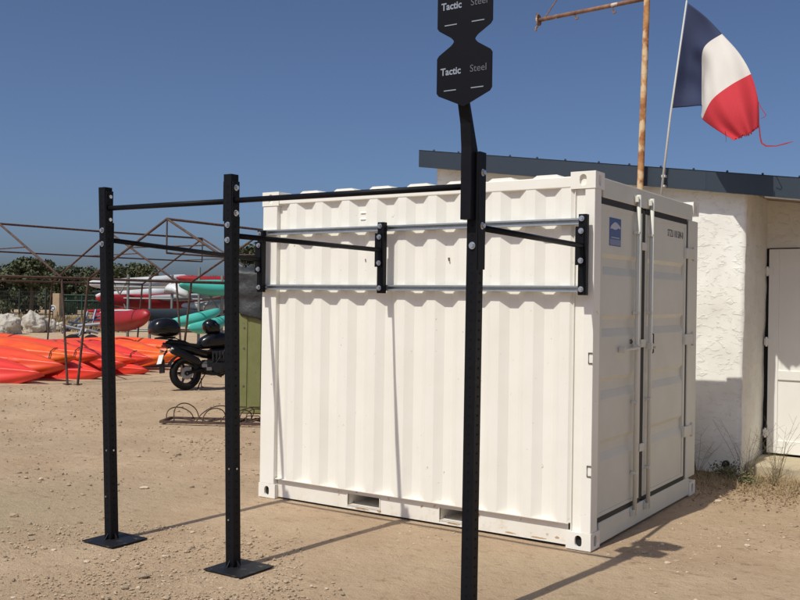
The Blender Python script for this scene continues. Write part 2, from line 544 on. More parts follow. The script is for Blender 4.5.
def make_ground():
    def axis(lo, hi, step, far_lo, far_hi):
        a = list(np.arange(lo, hi + 1e-6, step))
        s = step; x = lo; left = []
        while x > far_lo:
            s *= 1.22; x -= s; left.append(x)
        s = step; x = a[-1]; right = []
        while x < far_hi:
            s *= 1.22; x += s; right.append(x)
        return left[::-1] + a + right
    xs = axis(-15, 5, 0.11, -900, 900)
    ys = axis(-6.5, 12, 0.11, -900, 900)
    V = []
    for y in ys:
        for x in xs:
            z = 0.010 * mnoise.noise((x * 1.3, y * 1.3, 0)) + 0.006 * mnoise.noise((x * 3.7, y * 3.7, 5)) - 0.006
            near_flat = max(abs(x + 1.5) - 1.9, abs(y - 1.0) - 1.8, 0)
            k = min(1, 0.35 + near_flat * 0.5)
            z = z * k - 0.004
            V.append((x, y, z))
    nx = len(xs)
    F = [(j * nx + i, j * nx + i + 1, (j + 1) * nx + i + 1, (j + 1) * nx + i) for j in range(len(ys) - 1) for i in range(nx - 1)]
    o = raw('ground', V, F, [M['soil']], smooth=True)
    tag(o, kind='structure')


make_ground()

# ------------------------------------------------------------------ shipping container
L, W, H = 2.991, 2.438, 2.591
con = thing('shipping_container', (-L / 2, W / 2, 0), 'small white corrugated steel shipping container with closed double doors, standing on the sand', 'container')


def corrugated_side(y_out, sgn):
    """profile along x; sgn=+1 when the outside is towards -y"""
    prof = []
    xe0, xe1 = -2.835, -0.150
    dep = 0.036
    centres = [-0.212 - 0.272 * k for k in range(10)][::-1]
    prof.append((xe0, dep))
    for c in centres:
        for dx, d in ((-0.103, dep), (-0.035, 0.0), (0.035, 0.0), (0.103, dep)):
            x = c + dx
            if xe0 < x < xe1:
                prof.append((x, d))
    prof.append((xe1, 0.02))
    bm = BM()
    a = [bm.verts.new((x, y_out + sgn * (0.006 + d), 0.172)) for x, d in prof]
    b = [bm.verts.new((x, y_out + sgn * (0.006 + d), 2.49)) for x, d in prof]
    a2 = [bm.verts.new((x, y_out + sgn * (0.009 + d), 0.172)) for x, d in prof]
    b2 = [bm.verts.new((x, y_out + sgn * (0.009 + d), 2.49)) for x, d in prof]
    for i in range(len(prof) - 1):
        bm.faces.new((a[i], a[i + 1], b[i + 1], b[i]))
        bm.faces.new((a2[i + 1], a2[i], b2[i], b2[i + 1]))
    return bm


sp = obj('side_panel', corrugated_side(0, 1), M['white'], con)
obj('side_panel', corrugated_side(W, -1), M['white'], con)
# small louvre vents and clips of the side wall
for z in (2.372, 2.322):
    bm = BM()
    hexa(bm, [(-1.990, 0.033, z + 0.008), (-1.935, 0.033, z + 0.008), (-1.935, 0.0415, z + 0.008), (-1.990, 0.0415, z + 0.008)],
         [(-1.990, 0.040, z + 0.022), (-1.935, 0.040, z + 0.022), (-1.935, 0.0415, z + 0.022), (-1.990, 0.0415, z + 0.022)])
    obj('vent', bm, M['white'], con)
for x, z in ((-1.93, 2.00), (-1.165, 2.00)):
    bm = BM()
    tube(bm, [(x, 0.04, z + 0.012), (x, 0.030, z + 0.010), (x + 0.005, 0.030, z - 0.010)], 0.0055, 6)
    obj('clip', bm, M['dirtmark'], con)
# end wall at the far end: vertical corrugation
bm = BM()
ys_ = np.arange(0.16, W - 0.16, 0.05)
pf = [(y, 0.03 if (i // 2) % 2 else 0.0) for i, y in enumerate(ys_)]
a = [bm.verts.new((-L + 0.01 + d, y, 0.15)) for y, d in pf]
b = [bm.verts.new((-L + 0.01 + d, y, 2.50)) for y, d in pf]
for i in range(len(pf) - 1):
    bm.faces.new((a[i], a[i + 1], b[i + 1], b[i]))
obj('end_panel', bm, M['white'], con)
# roof sheet, corrugated across
bm = BM()
pf = []
c = -2.78
pf.append((-L + 0.17, 0))
bumps = [-0.37 - 0.355 * k for k in range(7)][::-1]
for c in bumps:
    for dx, d in ((-0.115, 0), (-0.075, 0.024), (0.075, 0.024), (0.115, 0)):
        pf.append((c + dx, d))
pf.append((-0.14, 0))
a = [bm.verts.new((x, 0.022, 2.560 + d)) for x, d in pf]
b = [bm.verts.new((x, W - 0.022, 2.560 + d)) for x, d in pf]
a0 = [bm.verts.new((x, 0.022, 2.540)) for x, d in pf]
for i in range(len(pf) - 1):
    bm.faces.new((a[i], a[i + 1], b[i + 1], b[i]))
    bm.faces.new((a0[i], a0[i + 1], a[i + 1], a[i]))
obj('roof_panel', bm, M['white'], con)
# rails
for y0, y1 in ((0.0, 0.06), (W - 0.06, W)):
    bm = BM()
    box(bm, -L + 0.178, -0.178, y0 + 0.002 if y0 == 0 else y0, y1 if y0 == 0 else y1 - 0.002, 2.485, 2.562)
    obj('top_rail', bm, M['white'], con, bevel=0.006)
    bm = BM()
    yo = y0 + 0.004 if y0 == 0 else y1 - 0.010
    box(bm, -L + 0.178, -0.178, yo, yo + 0.006, 0.166, 0.1715) if y0 else box(bm, -L + 0.17, -0.165, 0.004, 0.06, 0.1655, 0.1715)
    yw = 0.038 if y0 == 0 else W - 0.045
    xs_ = [-L + 0.178, -2.075, -1.765, -1.215, -0.905, -0.178]
    zt, zb, zp0, zp1 = 0.165, 0.012, 0.042, 0.132
    for i in range(5):
        if i in (1, 3):
            box(bm, xs_[i], xs_[i + 1], yw, yw + 0.008, zp1, zt)
            box(bm, xs_[i], xs_[i + 1], yw, yw + 0.008, zb, zp0)
        else:
            box(bm, xs_[i], xs_[i + 1], yw, yw + 0.008, zb, zt)
    obj('bottom_rail', bm, M['rail_white'], con)
M['rust_mark'] = mat('rust_stain', (0.40, 0.235, 0.11), 0.85, var=(0.56, 0.42, 0.28), vscale=40, vmix=0.6)
rq = random.Random(3)
for x, z, a_, b_ in ((-1.93, 0.024, 0.075, 0.009), (-1.77, 0.028, 0.020, 0.012), (-1.10, 0.026, 0.060, 0.008), (-0.62, 0.030, 0.045, 0.006), (-0.40, 0.028, 0.070, 0.007), (-0.26, 0.050, 0.016, 0.012), (-1.99, 0.152, 0.012, 0.006), (-0.88, 0.120, 0.010, 0.014)):
    bm = BM()
    prism(bm, [(x + a_ * math.cos(2 * math.pi * k / 14) * rq.uniform(0.6, 1.2), 0.0372, z + b_ * math.sin(2 * math.pi * k / 14) * rq.uniform(0.5, 1.2)) for k in range(14)], (0, 0.0004, 0))
    obj('rust_stain', bm, M['rust_mark'], con)
# fork pockets: tunnels through the base
for x0, x1 in ((-2.075, -1.765), (-1.215, -0.905)):
    bm = BM()
    box(bm, x0 - 0.006, x0, 0.030, W - 0.05, 0.036, 0.138)
    box(bm, x1, x1 + 0.006, 0.030, W - 0.05, 0.036, 0.138)
    box(bm, x0, x1, 0.034, W - 0.05, 0.132, 0.138)
    box(bm, x0, x1, 0.034, W - 0.05, 0.036, 0.042)
    obj('fork_pocket', bm, M['rail_white'], con)
bm = BM()
box(bm, -L + 0.18, -0.18, 0.16, W - 0.16, 0.14, 0.16)
obj('floor', bm, M['void'], con)
# corner posts
bm = BM(); box(bm, -0.072, -0.001, 0.001, 0.12, 0.118, 2.473); box(bm, -0.150, -0.072, 0.028, 0.055, 0.118, 2.473)
box(bm, -0.153, -0.146, 0.010, 0.06, 0.118, 2.473)
obj('corner_post', bm, M['white'], con, bevel=0.006)
bm = BM(); box(bm, -L + 0.001, -L + 0.158, 0.001, 0.12, 0.118, 2.473)
obj('corner_post', bm, M['white'], con, bevel=0.006)
bm = BM(); box(bm, -0.12, -0.001, W - 0.270, W - 0.001, 0.166, 2.424)
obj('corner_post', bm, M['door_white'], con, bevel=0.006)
bm = BM(); box(bm, -L + 0.001, -L + 0.158, W - 0.12, W - 0.001, 0.118, 2.473)
obj('corner_post', bm, M['white'], con, bevel=0.006)
# small lashing rings welded on the front post
for z in (1.315, 0.545):
    bm = BM()
    tube(bm, [(-0.002, -0.004, z + 0.035), (-0.030, -0.004, z + 0.035), (-0.030, -0.004, z - 0.035), (-0.002, -0.004, z - 0.035)], 0.004, 6)
    obj('lashing_ring', bm, M['dirtmark'], con)


def casting(cx, cy, z0, sx, sy):
    """corner casting with oval holes; sx, sy = outward signs"""
    w_, d_, h_ = 0.178, 0.162, 0.118
    e = 0.004
    xo = cx + sx * e; yo = cy + sy * e * -1 if False else cy + sy * e
    xi = cx - sx * w_; yi = cy - sy * d_
    zc = z0 + h_ / 2
    bm = BM()
    # outer faces with holes
    if sy < 0: hole_plate(bm, ((xo + xi) / 2, yo, zc), (1, 0, 0), (0, 0, 1), abs(xo - xi), h_, 0.052, 0.079, 0.022)
    else: hole_plate(bm, ((xo + xi) / 2, yo, zc), (-1, 0, 0), (0, 0, 1), abs(xo - xi), h_, 0.052, 0.079, 0.022)
    if sx > 0: hole_plate(bm, (xo, (yo + yi) / 2, zc), (0, 1, 0), (0, 0, 1), abs(yo - yi), h_, 0.052, 0.079, 0.022)
    else: hole_plate(bm, (xo, (yo + yi) / 2, zc), (0, -1, 0), (0, 0, 1), abs(yo - yi), h_, 0.052, 0.079, 0.022)
    p = lambda x, y, z: bm.verts.new((x, y, z))
    for z in (z0, z0 + h_):
        bm.faces.new((p(xo, yo, z), p(xi, yo, z), p(xi, yi, z), p(xo, yi, z)))
    bm.faces.new((p(xi, yo, z0), p(xi, yi, z0), p(xi, yi, z0 + h_), p(xi, yo, z0 + h_)))
    bm.faces.new((p(xo, yi, z0), p(xi, yi, z0), p(xi, yi, z0 + h_), p(xo, yi, z0 + h_)))
    bmesh.ops.remove_doubles(bm, verts=bm.verts[:], dist=1e-5)
    return bm


for cx, sx in ((0, 1), (-L, -1)):
    for cy, sy in ((0, -1), (W, 1)):
        for z0 in (0.0, H - 0.118):
            obj('corner_casting', casting(cx, cy, z0, sx, sy), [M['white'], M['void'] if z0 < 1 else M['white']], con)
# door end: header, sill
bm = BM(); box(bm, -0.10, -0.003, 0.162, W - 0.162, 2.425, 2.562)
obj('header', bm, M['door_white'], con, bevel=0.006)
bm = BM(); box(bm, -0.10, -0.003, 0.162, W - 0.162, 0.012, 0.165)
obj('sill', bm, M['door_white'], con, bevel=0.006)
DX = -0.010          # door face
GR = (1.97, 1.533, 1.096, 0.660)
for y0, y1 in ((0.128, 0.986), (1.062, 2.125)):
    d = None
    # pressed sheet with four horizontal grooves
    prof = [(0.225, 0)]
    for g in GR[::-1]:
        prof += [(g - 0.080, 0), (g - 0.022, 0.020), (g + 0.040, 0.020), (g + 0.070, 0)]
    prof += [(2.352, 0)]
    bm = BM()
    xo = DX - 0.006
    yi0, yi1 = y0 + 0.045, y1 - 0.045
    a = [bm.verts.new((xo - dd, yi0, z)) for z, dd in prof]
    b = [bm.verts.new((xo - dd, yi1, z)) for z, dd in prof]
    for i in range(len(prof) - 1):
        bm.faces.new((a[i], b[i], b[i + 1], a[i + 1]))
    box(bm, xo - 0.045, DX, y0, yi0 + 0.001, 0.200, 2.380)
    box(bm, xo - 0.045, DX, yi1 - 0.001, y1, 0.200, 2.380)
    box(bm, xo - 0.045, DX - 0.001, yi0, yi1, 0.200, 0.226)
    box(bm, xo - 0.045, DX - 0.001, yi0, yi1, 2.350, 2.380)
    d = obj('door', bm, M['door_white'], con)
    # rubber gasket round the leaf
    bm = BM()
    g0 = DX - 0.05; g1 = DX - 0.002
    box(bm, g0, g1, y0 - (0.0165 if y0 < 0.5 else 0.045), y0 - 0.001, 0.182, 2.41)
    box(bm, g0, g1 + 0.001, y1 + 0.001, y1 + (0.030 if y0 < 0.5 else 0.040), 0.182, 2.41)
    box(bm, g0, g1 + 0.004, y0 - 0.001, y1 + 0.001, 2.381, 2.4245)
    box(bm, g0, g1 + 0.004, y0 - 0.001, y1 + 0.001, 0.1655, 0.199)
    obj('gasket', bm, M['gasket'], d)
    left = y0 < 0.5
    yr = 0.822 if left else 1.125
    bm = BM(); tube(bm, [(0.018, yr, 0.10), (0.018, yr, 2.505)], 0.0165, 12)
    obj('lock_rod', bm, M['door_white'], d, smooth=True)
    for z in (2.47, 0.125):                       # keepers at both ends
        bm = BM()
        box(bm, -0.002, 0.005, yr - 0.046, yr + 0.046, z - 0.032, z + 0.032)
        box(bm, 0.004, 0.030, yr - 0.040, yr - 0.022, z - 0.022, z + 0.022)
        box(bm, 0.004, 0.030, yr + 0.022, yr + 0.040, z - 0.022, z + 0.022)
        obj('rod_keeper', bm, M['door_white'], d, bevel=0.003)
    for z in (2.22, 1.62, 0.95, 0.42):
        bm = BM(); box(bm, DX - 0.002, 0.034, yr - 0.024, yr + 0.024, z - 0.010, z + 0.010)
        obj('rod_guide', bm, M['door_white'], d, bevel=0.003)
    bm = BM()
    hy = -1 if left else 1
    zh = 1.36
    box(bm, 0.000, 0.037, yr - 0.024, yr + 0.024, zh - 0.024, zh + 0.024)
    if left:
        tube(bm, [(0.036, yr, zh), (0.040, yr - 0.10, zh - 0.002), (0.030, yr - 0.28, zh - 0.008)], [0.012, 0.011, 0.009], 8)
        box(bm, DX - 0.002, 0.036, yr - 0.300, yr - 0.272, zh - 0.028, zh + 0.012)
    else:
        tube(bm, [(0.032, yr + 0.02, zh + 0.01), (0.034, yr + 0.08, zh + 0.005), (0.030, yr + 0.09, zh - 0.02)], [0.010, 0.009, 0.008], 8)
    obj('door_handle', bm, M['door_white'], d, bevel=0.002)
    bm = BM()
    if left:
        tube(bm, [(DX, 0.765, zh + 0.03), (0.0, 0.765, zh + 0.045), (DX, 0.765, zh + 0.06)], 0.008, 6)
    else:
        tube(bm, [(DX, 1.215, 1.46), (0.014, 1.215, 1.45), (0.014, 1.215, 1.31), (DX, 1.21, 1.29)], 0.006, 6)
    obj('latch', bm, M['dirtmark'], d)
    for z in (2.13, 1.385, 0.585):
        bm = BM()
        if left:
            bm.free()
            continue
        else:
            box(bm, DX - 0.002, 0.012, 2.075, 2.30, z - 0.045, z + 0.045)
            tube(bm, [(0.012, 2.30, z - 0.06), (0.012, 2.30, z + 0.06)], 0.015, 8)
        obj('hinge', bm, M['door_white'], d, bevel=0.003)
        if not left:
            bm = BM(); box(bm, DX - 0.004, DX + 0.010, 0.972, 1.085, z - 0.03, z + 0.03)
            obj('overlap_tab', bm, M['door_white'], d, bevel=0.002)
    if left:
        # blue sticker on the left leaf
        bm = BM()
        sx_ = DX - 0.004
        Y0, Y1, Z0, Z1 = 0.312, 0.540, 2.100, 2.300
        box(bm, sx_ - 0.004, sx_, Y0, Y1, Z0, Z1)
        st = obj('sticker', bm, M['label_blue'], con)
        bm = BM()
        blob = [(0.05, 0.60), (0.10, 0.70), (0.28, 0.80), (0.45, 0.86), (0.62, 0.84), (0.80, 0.77), (0.95, 0.70), (0.90, 0.63), (0.72, 0.66), (0.60, 0.60), (0.42, 0.58), (0.25, 0.61)]
        prism(bm, [(sx_ + 0.0012, Y0 + (Y1 - Y0) * q, Z0 + (Z1 - Z0) * s) for q, s in blob], (0.0008, 0, 0))
        obj('sticker_emblem', bm, M['label_pale'], st)
        bm = BM()
        for q0, q1, s0, s1 in ((0.15, 0.85, 0.285, 0.315),):
            box(bm, sx_ + 0.001, sx_ + 0.002, Y0 + (Y1 - Y0) * q0, Y0 + (Y1 - Y0) * q1, Z0 + (Z1 - Z0) * s0, Z0 + (Z1 - Z0) * s1)
        obj('sticker_line', bm, M['label_pale'], st)
        bm = BM()
        box(bm, sx_ + 0.001, sx_ + 0.002, Y0 + 0.004, Y1 - 0.004, Z0 + 0.006, Z0 + (Z1 - Z0) * 0.23)
        obj('sticker_panel', bm, M['label_mid'], st)
    else:
        text_mesh('serial_lettering', 'STZU 101584-8', 0.084, (DX - 0.0052, 1.835, 2.275), (0, 1, 0), (0, 0, 1), M['ink'], con, offset=0.0, sx=0.78)

# ------------------------------------------------------------------ pull-up rig bolted to the container
rig = thing('pull_up_rig', (-1.45, -1.69, 0), 'black steel outdoor pull-up rig of three posts and bars fixed to the white container', 'exercise rig')
HP = 0.0325
posts = [((-2.835, -1.690), (-2.952, -1.690), 2.452), ((-1.688, -1.690), (-1.752, -1.690), 2.470), ((0.003, -1.690), (0.012, -1.690), 2.478)]
for i, ((bx, by), (tx, ty), h) in enumerate(posts):
    bm = BM()
    q = ((-HP, -HP), (HP, -HP), (HP, HP), (-HP, HP))
    hexa(bm, [(bx + a, by + b, 0.008) for a, b in q], [(tx + a, ty + b, h) for a, b in q])
    cen = lambda z: (bx + (tx - bx) * z / h, by + (ty - by) * z / h)
    z = 0.14
    while z < h - 0.05:
        x, y = cen(z)
        n = 10; r = 0.0065
        prism(bm, [(x + r * math.cos(2 * math.pi * k / n), y - HP - 0.0006, z + r * math.sin(2 * math.pi * k / n)) for k in range(n)], (0, -0.0006, 0), 1)
        prism(bm, [(x + HP + 0.0012, y + r * math.cos(2 * math.pi * k / n), z + r * math.sin(2 * math.pi * k / n)) for k in range(n)], (0.0006, 0, 0), 1)
        z += 0.05
    po = obj('post', bm, [M['black'], M['hole']], rig)
    bm = BM()
    bxc = bx + (0.035 if i == 0 else 0.05 if i == 1 else 0.03)
    box(bm, bxc - 0.155, bxc + 0.155, by - 0.155, by + 0.155, 0.0, 0.0085)
    for sx, sy in ((1, 0), (-1, 0), (0, 1), (0, -1)):      # welded gussets
        px_, py_ = bx + sx * HP, by + sy * HP
        if sx:
            prism(bm, [(px_, by - 0.003, 0.008), (px_ + sx * 0.03, by - 0.003, 0.008), (px_, by - 0.003, 0.05)], (0, 0.006, 0))
        else:
            prism(bm, [(bx - 0.003, py_, 0.008), (bx - 0.003, py_ + sy * 0.03, 0.008), (bx - 0.003, py_, 0.05)], (0.006, 0, 0))
    obj('base_plate', bm, M['plate'], po, bevel=0.002)
    # mounting plates and bolts of the bars
    bm = BM()
    x, y = cen(2.30)
    if i < 2: box(bm, x + HP + 0.001, x + HP + 0.009, y - 0.030, y + 0.030, 2.175, 2.425)
    if i > 0: box(bm, x - HP - 0.009, x - HP - 0.001, y - 0.030, y + 0.030, 2.175, 2.425)
    x, y = cen(2.08)
    box(bm, x - 0.030, x + 0.030, y + HP + 0.001, y + HP + 0.009, 1.955, 2.205)
    obj('flange', bm, M['black'], po)
    spots = []
    if i < 2:
        x, y = cen(2.38); spots += [((x + HP + 0.009, y, 2.385), (1, 0, 0)), ((x + HP + 0.009, y, 2.225), (1, 0, 0))]
        x, y = cen(2.14); spots += [((x, y - HP, 2.150), (0, -1, 0)), ((x, y - HP, 2.055), (0, -1, 0))]
        x, y = cen(0.56); spots_s = [((x, y - HP, 0.62), (0, -1, 0)), ((x + HP, y, 0.62), (1, 0, 0)), ((x, y - HP, 0.30), (0, -1, 0))]
    else:
        x, y = cen(2.3); spots += [((x + HP + 0.006, y, 2.37), (1, 0, 0)), ((x + HP + 0.006, y, 2.09), (1, 0, 0)), ((x, y - HP, 1.985), (0, -1, 0))]
        spots_s = []
    for c, d in spots:
        bm = BM(); bolt(bm, c, d, 0.0135, 0.016)
        obj('bolt', bm, M['zinc'], po)
    for c, d in spots_s:  # tiny silver dots set on the post faces
        bm = BM(); bolt(bm, c, d, 0.004, 0.004)
        obj('silver_dot', bm, M['zinc'], po)
# long top bars and the bars that run back to the container
ptop = lambda i, z: Vector((posts[i][0][0] + (posts[i][1][0] - posts[i][0][0]) * z / posts[i][2], -1.69, z))
for i in (0, 1):
    bm = BM()
    tube(bm, [ptop(i, 2.305) + Vector((HP, 0, 0)), ptop(i + 1, 2.302) - Vector((HP, 0, 0))], 0.0175, 14)
    obj('pull_up_bar', bm, M['black'], rig, smooth=True)
BX = (-2.938, -1.703, -0.050)
for i in range(3):
    bm = BM()
    tube(bm, [ptop(i, 2.085) + Vector((0, HP, 0)), Vector((BX[i] + 0.0, -0.098, 2.075 - (0.06 if i == 0 else 0.0)))], 0.0175, 14)
    obj('brace_bar', bm, M['black'], rig, smooth=True)
# galvanised channels on the container wall
for z in (2.246, 1.785):
    bm = BM()
    hz, t = 0.0215, 0.003
    x0, x1 = -2.993, -0.075
    box(bm, x0, x1, -0.004, -0.001, z - hz, z + hz)
    box(bm, x0, x1, -0.044, -0.004, z + hz - t, z + hz)
    box(bm, x0, x1, -0.044, -0.004, z - hz, z - hz + t)
    box(bm, x0, x1, -0.044, -0.041, z + 0.010, z + hz - t)
    box(bm, x0, x1, -0.044, -0.041, z - hz + t, z - 0.010)
    obj('mounting_channel', bm, M['galv'], rig)
# three brackets
for i, x in enumerate(BX):
    bm = BM()
    zt = 2.29 if i else 2.262
    zb = 1.742
    box(bm, x - 0.029, x + 0.029, -0.094, -0.046, zb, zt)
    br = obj('bracket', bm, M['black'], rig, bevel=0.003)
    bm = BM()
    box(bm, x - 0.046, x + 0.014, -0.103, -0.095, 1.945 - (0.04 if i == 0 else 0), 2.205 - (0.04 if i == 0 else 0))
    obj('end_plate', bm, M['black'], br)
    for z, yy in ((zt - 0.03, -0.094), (2.175 - (0.04 if i == 0 else 0), -0.103), (1.975 - (0.04 if i == 0 else 0), -0.103), (zb + 0.04, -0.094)):
        bm = BM(); bolt(bm, (x - 0.006, yy, z), (0, -1, 0), 0.0135, 0.018)
        obj('bolt', bm, M['zinc'], br)

# ------------------------------------------------------------------ sign on the front post
sg = thing('sign', (0.01, -1.80, 2.12), 'black double hexagon metal sign with pale lettering on a tapered arm above the post', 'sign')
bm = BM()
xa, xb = -0.036, 0.026
prof = [(-1.7245, 2.120), (-1.772, 2.120), (-1.772, 2.50), (-1.785, 2.62), (-1.832, 2.78), (-1.812, 2.78), (-1.790, 2.72), (-1.700, 2.482), (-1.7245, 2.480)]
prism(bm, [(xa, y, z) for y, z in prof], (xb - xa, 0, 0))
obj('arm', bm, M['black'], sg, bevel=0.002)
bm = BM()
box(bm, 0.0455, 0.0515, -1.722, -1.655, 1.86, 2.478)
obj('clamp_plate', bm, M['black'], sg)
cx, cz, hw, s_, tp, dz = 0.0135, 2.868, 0.163, 0.098, 0.172, 0.340
half = [(0.0, -tp), (0.018, -tp + 0.008), (hw - 0.012, -s_ - 0.008), (hw, -s_ + 0.008), (hw, s_ - 0.008), (hw - 0.012, s_ + 0.008),
        (0.078, 0.150), (0.066, 0.162), (0.062, 0.170), (0.066, 0.178), (0.078, 0.190), (hw - 0.012, dz - s_ - 0.008), (hw, dz - s_ + 0.008),
        (hw, dz + s_ - 0.008), (hw - 0.012, dz + s_ + 0.008), (0.018, dz + tp - 0.008), (0.0, dz + tp)]
poly = half + [(-x, z) for x, z in half[-2:0:-1]]
bm = BM()
prism(bm, [(cx + x, -1.840, cz + z) for x, z in poly], (0, 0.005, 0))
obj('plate', bm, M['signblack'], sg)
for k in (0, 1):
    zc = cz + dz * k
    text_mesh('lettering', 'Tactic', 0.052, (cx - 0.078, -1.8413, zc + 0.016), (1, 0, 0), (0, 0, 1), M['letter'], sg, offset=0.0012, sx=0.95)
    text_mesh('lettering', 'Steel', 0.052, (cx + 0.085, -1.8413, zc + 0.016), (1, 0, 0), (0, 0, 1), M['letter_dim'], sg, offset=0.0, sx=0.98)
    bm = BM()
    for x0, x1 in ((-0.118, -0.045), (0.043, 0.116)):
        box(bm, cx + x0, cx + x1, -1.8418, -1.8405, zc - 0.084, zc - 0.079)
    obj('dash_mark', bm, M['letter'], sg)

# ------------------------------------------------------------------ white building
bld = thing('building', (0.12, 3.6, 0), 'white roughcast building with a dark blue-grey sloping roof edge and a recessed white door', 'building')
zroof = lambda x: 2.790 - 0.1366 * x            # underside of the fascia
CX = 0.125


def plaster_wall(path, zfun, name):
    pts = []
    for (x0, y0), (x1, y1) in zip(path, path[1:]):
        ln = math.hypot(x1 - x0, y1 - y0)
        st = max(1, int(ln / 0.045)) if ln < 6 else int(ln / 0.2)
        for k in range(st):
            pts.append((x0 + (x1 - x0) * k / st, y0 + (y1 - y0) * k / st))
    pts.append(path[-1])
    nz = 58
    V, F = [], []
    for i, (x, y) in enumerate(pts):
        a = pts[max(0, i - 1)]; b = pts[min(len(pts) - 1, i + 1)]
        t = Vector((b[0] - a[0], b[1] - a[1], 0)).normalized()
        nrm = Vector((t.y, -t.x, 0))
        top = zfun(x, y)
        for j in range(nz + 1):
            z = top * j / nz
            p = Vector((x, y, z))
            d = 0.007 * mnoise.fractal(p * 5.0, 1.0, 2.0, 4) + 0.010 * mnoise.noise(p * 1.4)
            lean = 0.010 * (z - 1.3)
            p = p + nrm * d + Vector((lean, 0, 0))
            V.append(p - bld.location)
    n1 = nz + 1
    for i in range(len(pts) - 1):
        for j in range(nz):
            F.append((i * n1 + j, (i + 1) * n1 + j, (i + 1) * n1 + j + 1, i * n1 + j + 1))
    return raw(name, V, F, [M['plaster']], parent=bld, smooth=True)


DY = 4.50
plaster_wall([(-3.46, 9.0), (-3.46, 3.6), (CX, 3.6), (CX, DY + 0.06), (0.160, DY + 0.06)], lambda x, y: zroof(x) + 0.06, 'wall')
# wall above and right of the door
bm = BM()
hexa(bm, [(0.10, DY + 0.02, 2.30), (1.119, DY + 0.02, 2.30), (1.119, DY + 0.25, 2.30), (0.10, DY + 0.25, 2.30)],
     [(0.10, DY + 0.02, zroof(0.10) + 0.042), (1.119, DY + 0.02, zroof(1.119) + 0.042), (1.119, DY + 0.25, zroof(1.119) + 0.042), (0.10, DY + 0.25, zroof(0.10) + 0.042)])
hexa(bm, [(1.12, DY + 0.021, 0), (6.98, DY + 0.021, 0), (6.98, DY + 0.251, 0), (1.12, DY + 0.251, 0)],
     [(1.12, DY + 0.021, zroof(1.12) + 0.042), (6.98, DY + 0.021, zroof(6.98) + 0.042), (6.98, DY + 0.251, zroof(6.98) + 0.042), (1.12, DY + 0.251, zroof(1.12) + 0.042)])
obj('recess_wall', bm, M['plaster'], bld)
bm = BM()  # unseen wall added right of the door so the recess gets darker
box(bm, 1.32, 7.0, 3.60, DY + 0.019, 0.0, zroof(7.0) + 0.02)
hexa(bm, [(1.32, 3.60, zroof(7.0) + 0.021), (6.99, 3.60, zroof(7.0) + 0.021), (6.99, DY + 0.018, zroof(7.0) + 0.021), (1.32, DY + 0.018, zroof(7.0) + 0.021)],
     [(1.32, 3.60, zroof(1.32) + 0.04), (6.99, 3.60, zroof(6.99) + 0.04), (6.99, DY + 0.018, zroof(6.99) + 0.04), (1.32, DY + 0.018, zroof(1.32) + 0.04)])
obj('added_shade_wall', bm, M['plaster'], bld)
bm = BM(); box(bm, -3.4, 7.0, 8.8, 9.0, 0, 1.8)
obj('rear_wall', bm, M['plaster'], bld)
# roof slab and fascia
bm = BM()
x0, x1, y0, y1 = -3.60, 7.2, 3.468, 9.2
hexa(bm, [(x0, y0, zroof(x0) + 0.045), (x1, y0, zroof(x1) + 0.045), (x1, y1, zroof(x1) + 0.045), (x0, y1, zroof(x0) + 0.045)],
     [(x0, y0, zroof(x0) + 0.16), (x1, y0, zroof(x1) + 0.16), (x1, y1, zroof(x1) + 0.16), (x0, y1, zroof(x0) + 0.16)])
roof = obj('roof', bm, M['soffit'], bld)
xsx = [-3.61, -1.55, -0.215, 1.80, 4.3, 7.21]
for k, (xa, xb) in enumerate(zip(xsx, xsx[1:])):
    bm = BM()
    yk = 3.446 - (0.003 if k % 2 else 0)
    pr = lambda x, y, dz: (x, y, zroof(x) + dz)
    hexa(bm, [pr(xa, yk, 0), pr(xb, yk, 0), pr(xb, 3.4675, 0), pr(xa, 3.4675, 0)], [pr(xa, yk, 0.196), pr(xb, yk, 0.196), pr(xb, 3.4675, 0.196), pr(xa, 3.4675, 0.196)])
    hexa(bm, [pr(xa, yk, 0.197), pr(xb, yk, 0.197), pr(xb, 3.56, 0.197), pr(xa, 3.56, 0.197)], [pr(xa, yk - 0.006, 0.203), pr(xb, yk - 0.006, 0.203), pr(xb, 3.56, 0.203), pr(xa, 3.56, 0.203)])
    x = xa + 0.2
    while x < xb:
        tube(bm, [pr(x, 3.462, 0.203), pr(x, 3.462, 0.222)], [0.013, 0.009], 6)
        x += 0.335
    obj('fascia', bm, M['fascia'], roof)
bm = BM()
pr = lambda x, y, dz: (x, y, zroof(x) + dz)
hexa(bm, [pr(0.34, 3.4685, -0.012), pr(7.1, 3.4685, -0.012), pr(7.1, 3.50, -0.012), pr(0.34, 3.50, -0.012)],
     [pr(0.34, 3.4685, 0.044), pr(7.1, 3.4685, 0.044), pr(7.1, 3.50, 0.044), pr(0.34, 3.50, 0.044)])
obj('drip_trim', bm, M['trim'], roof)
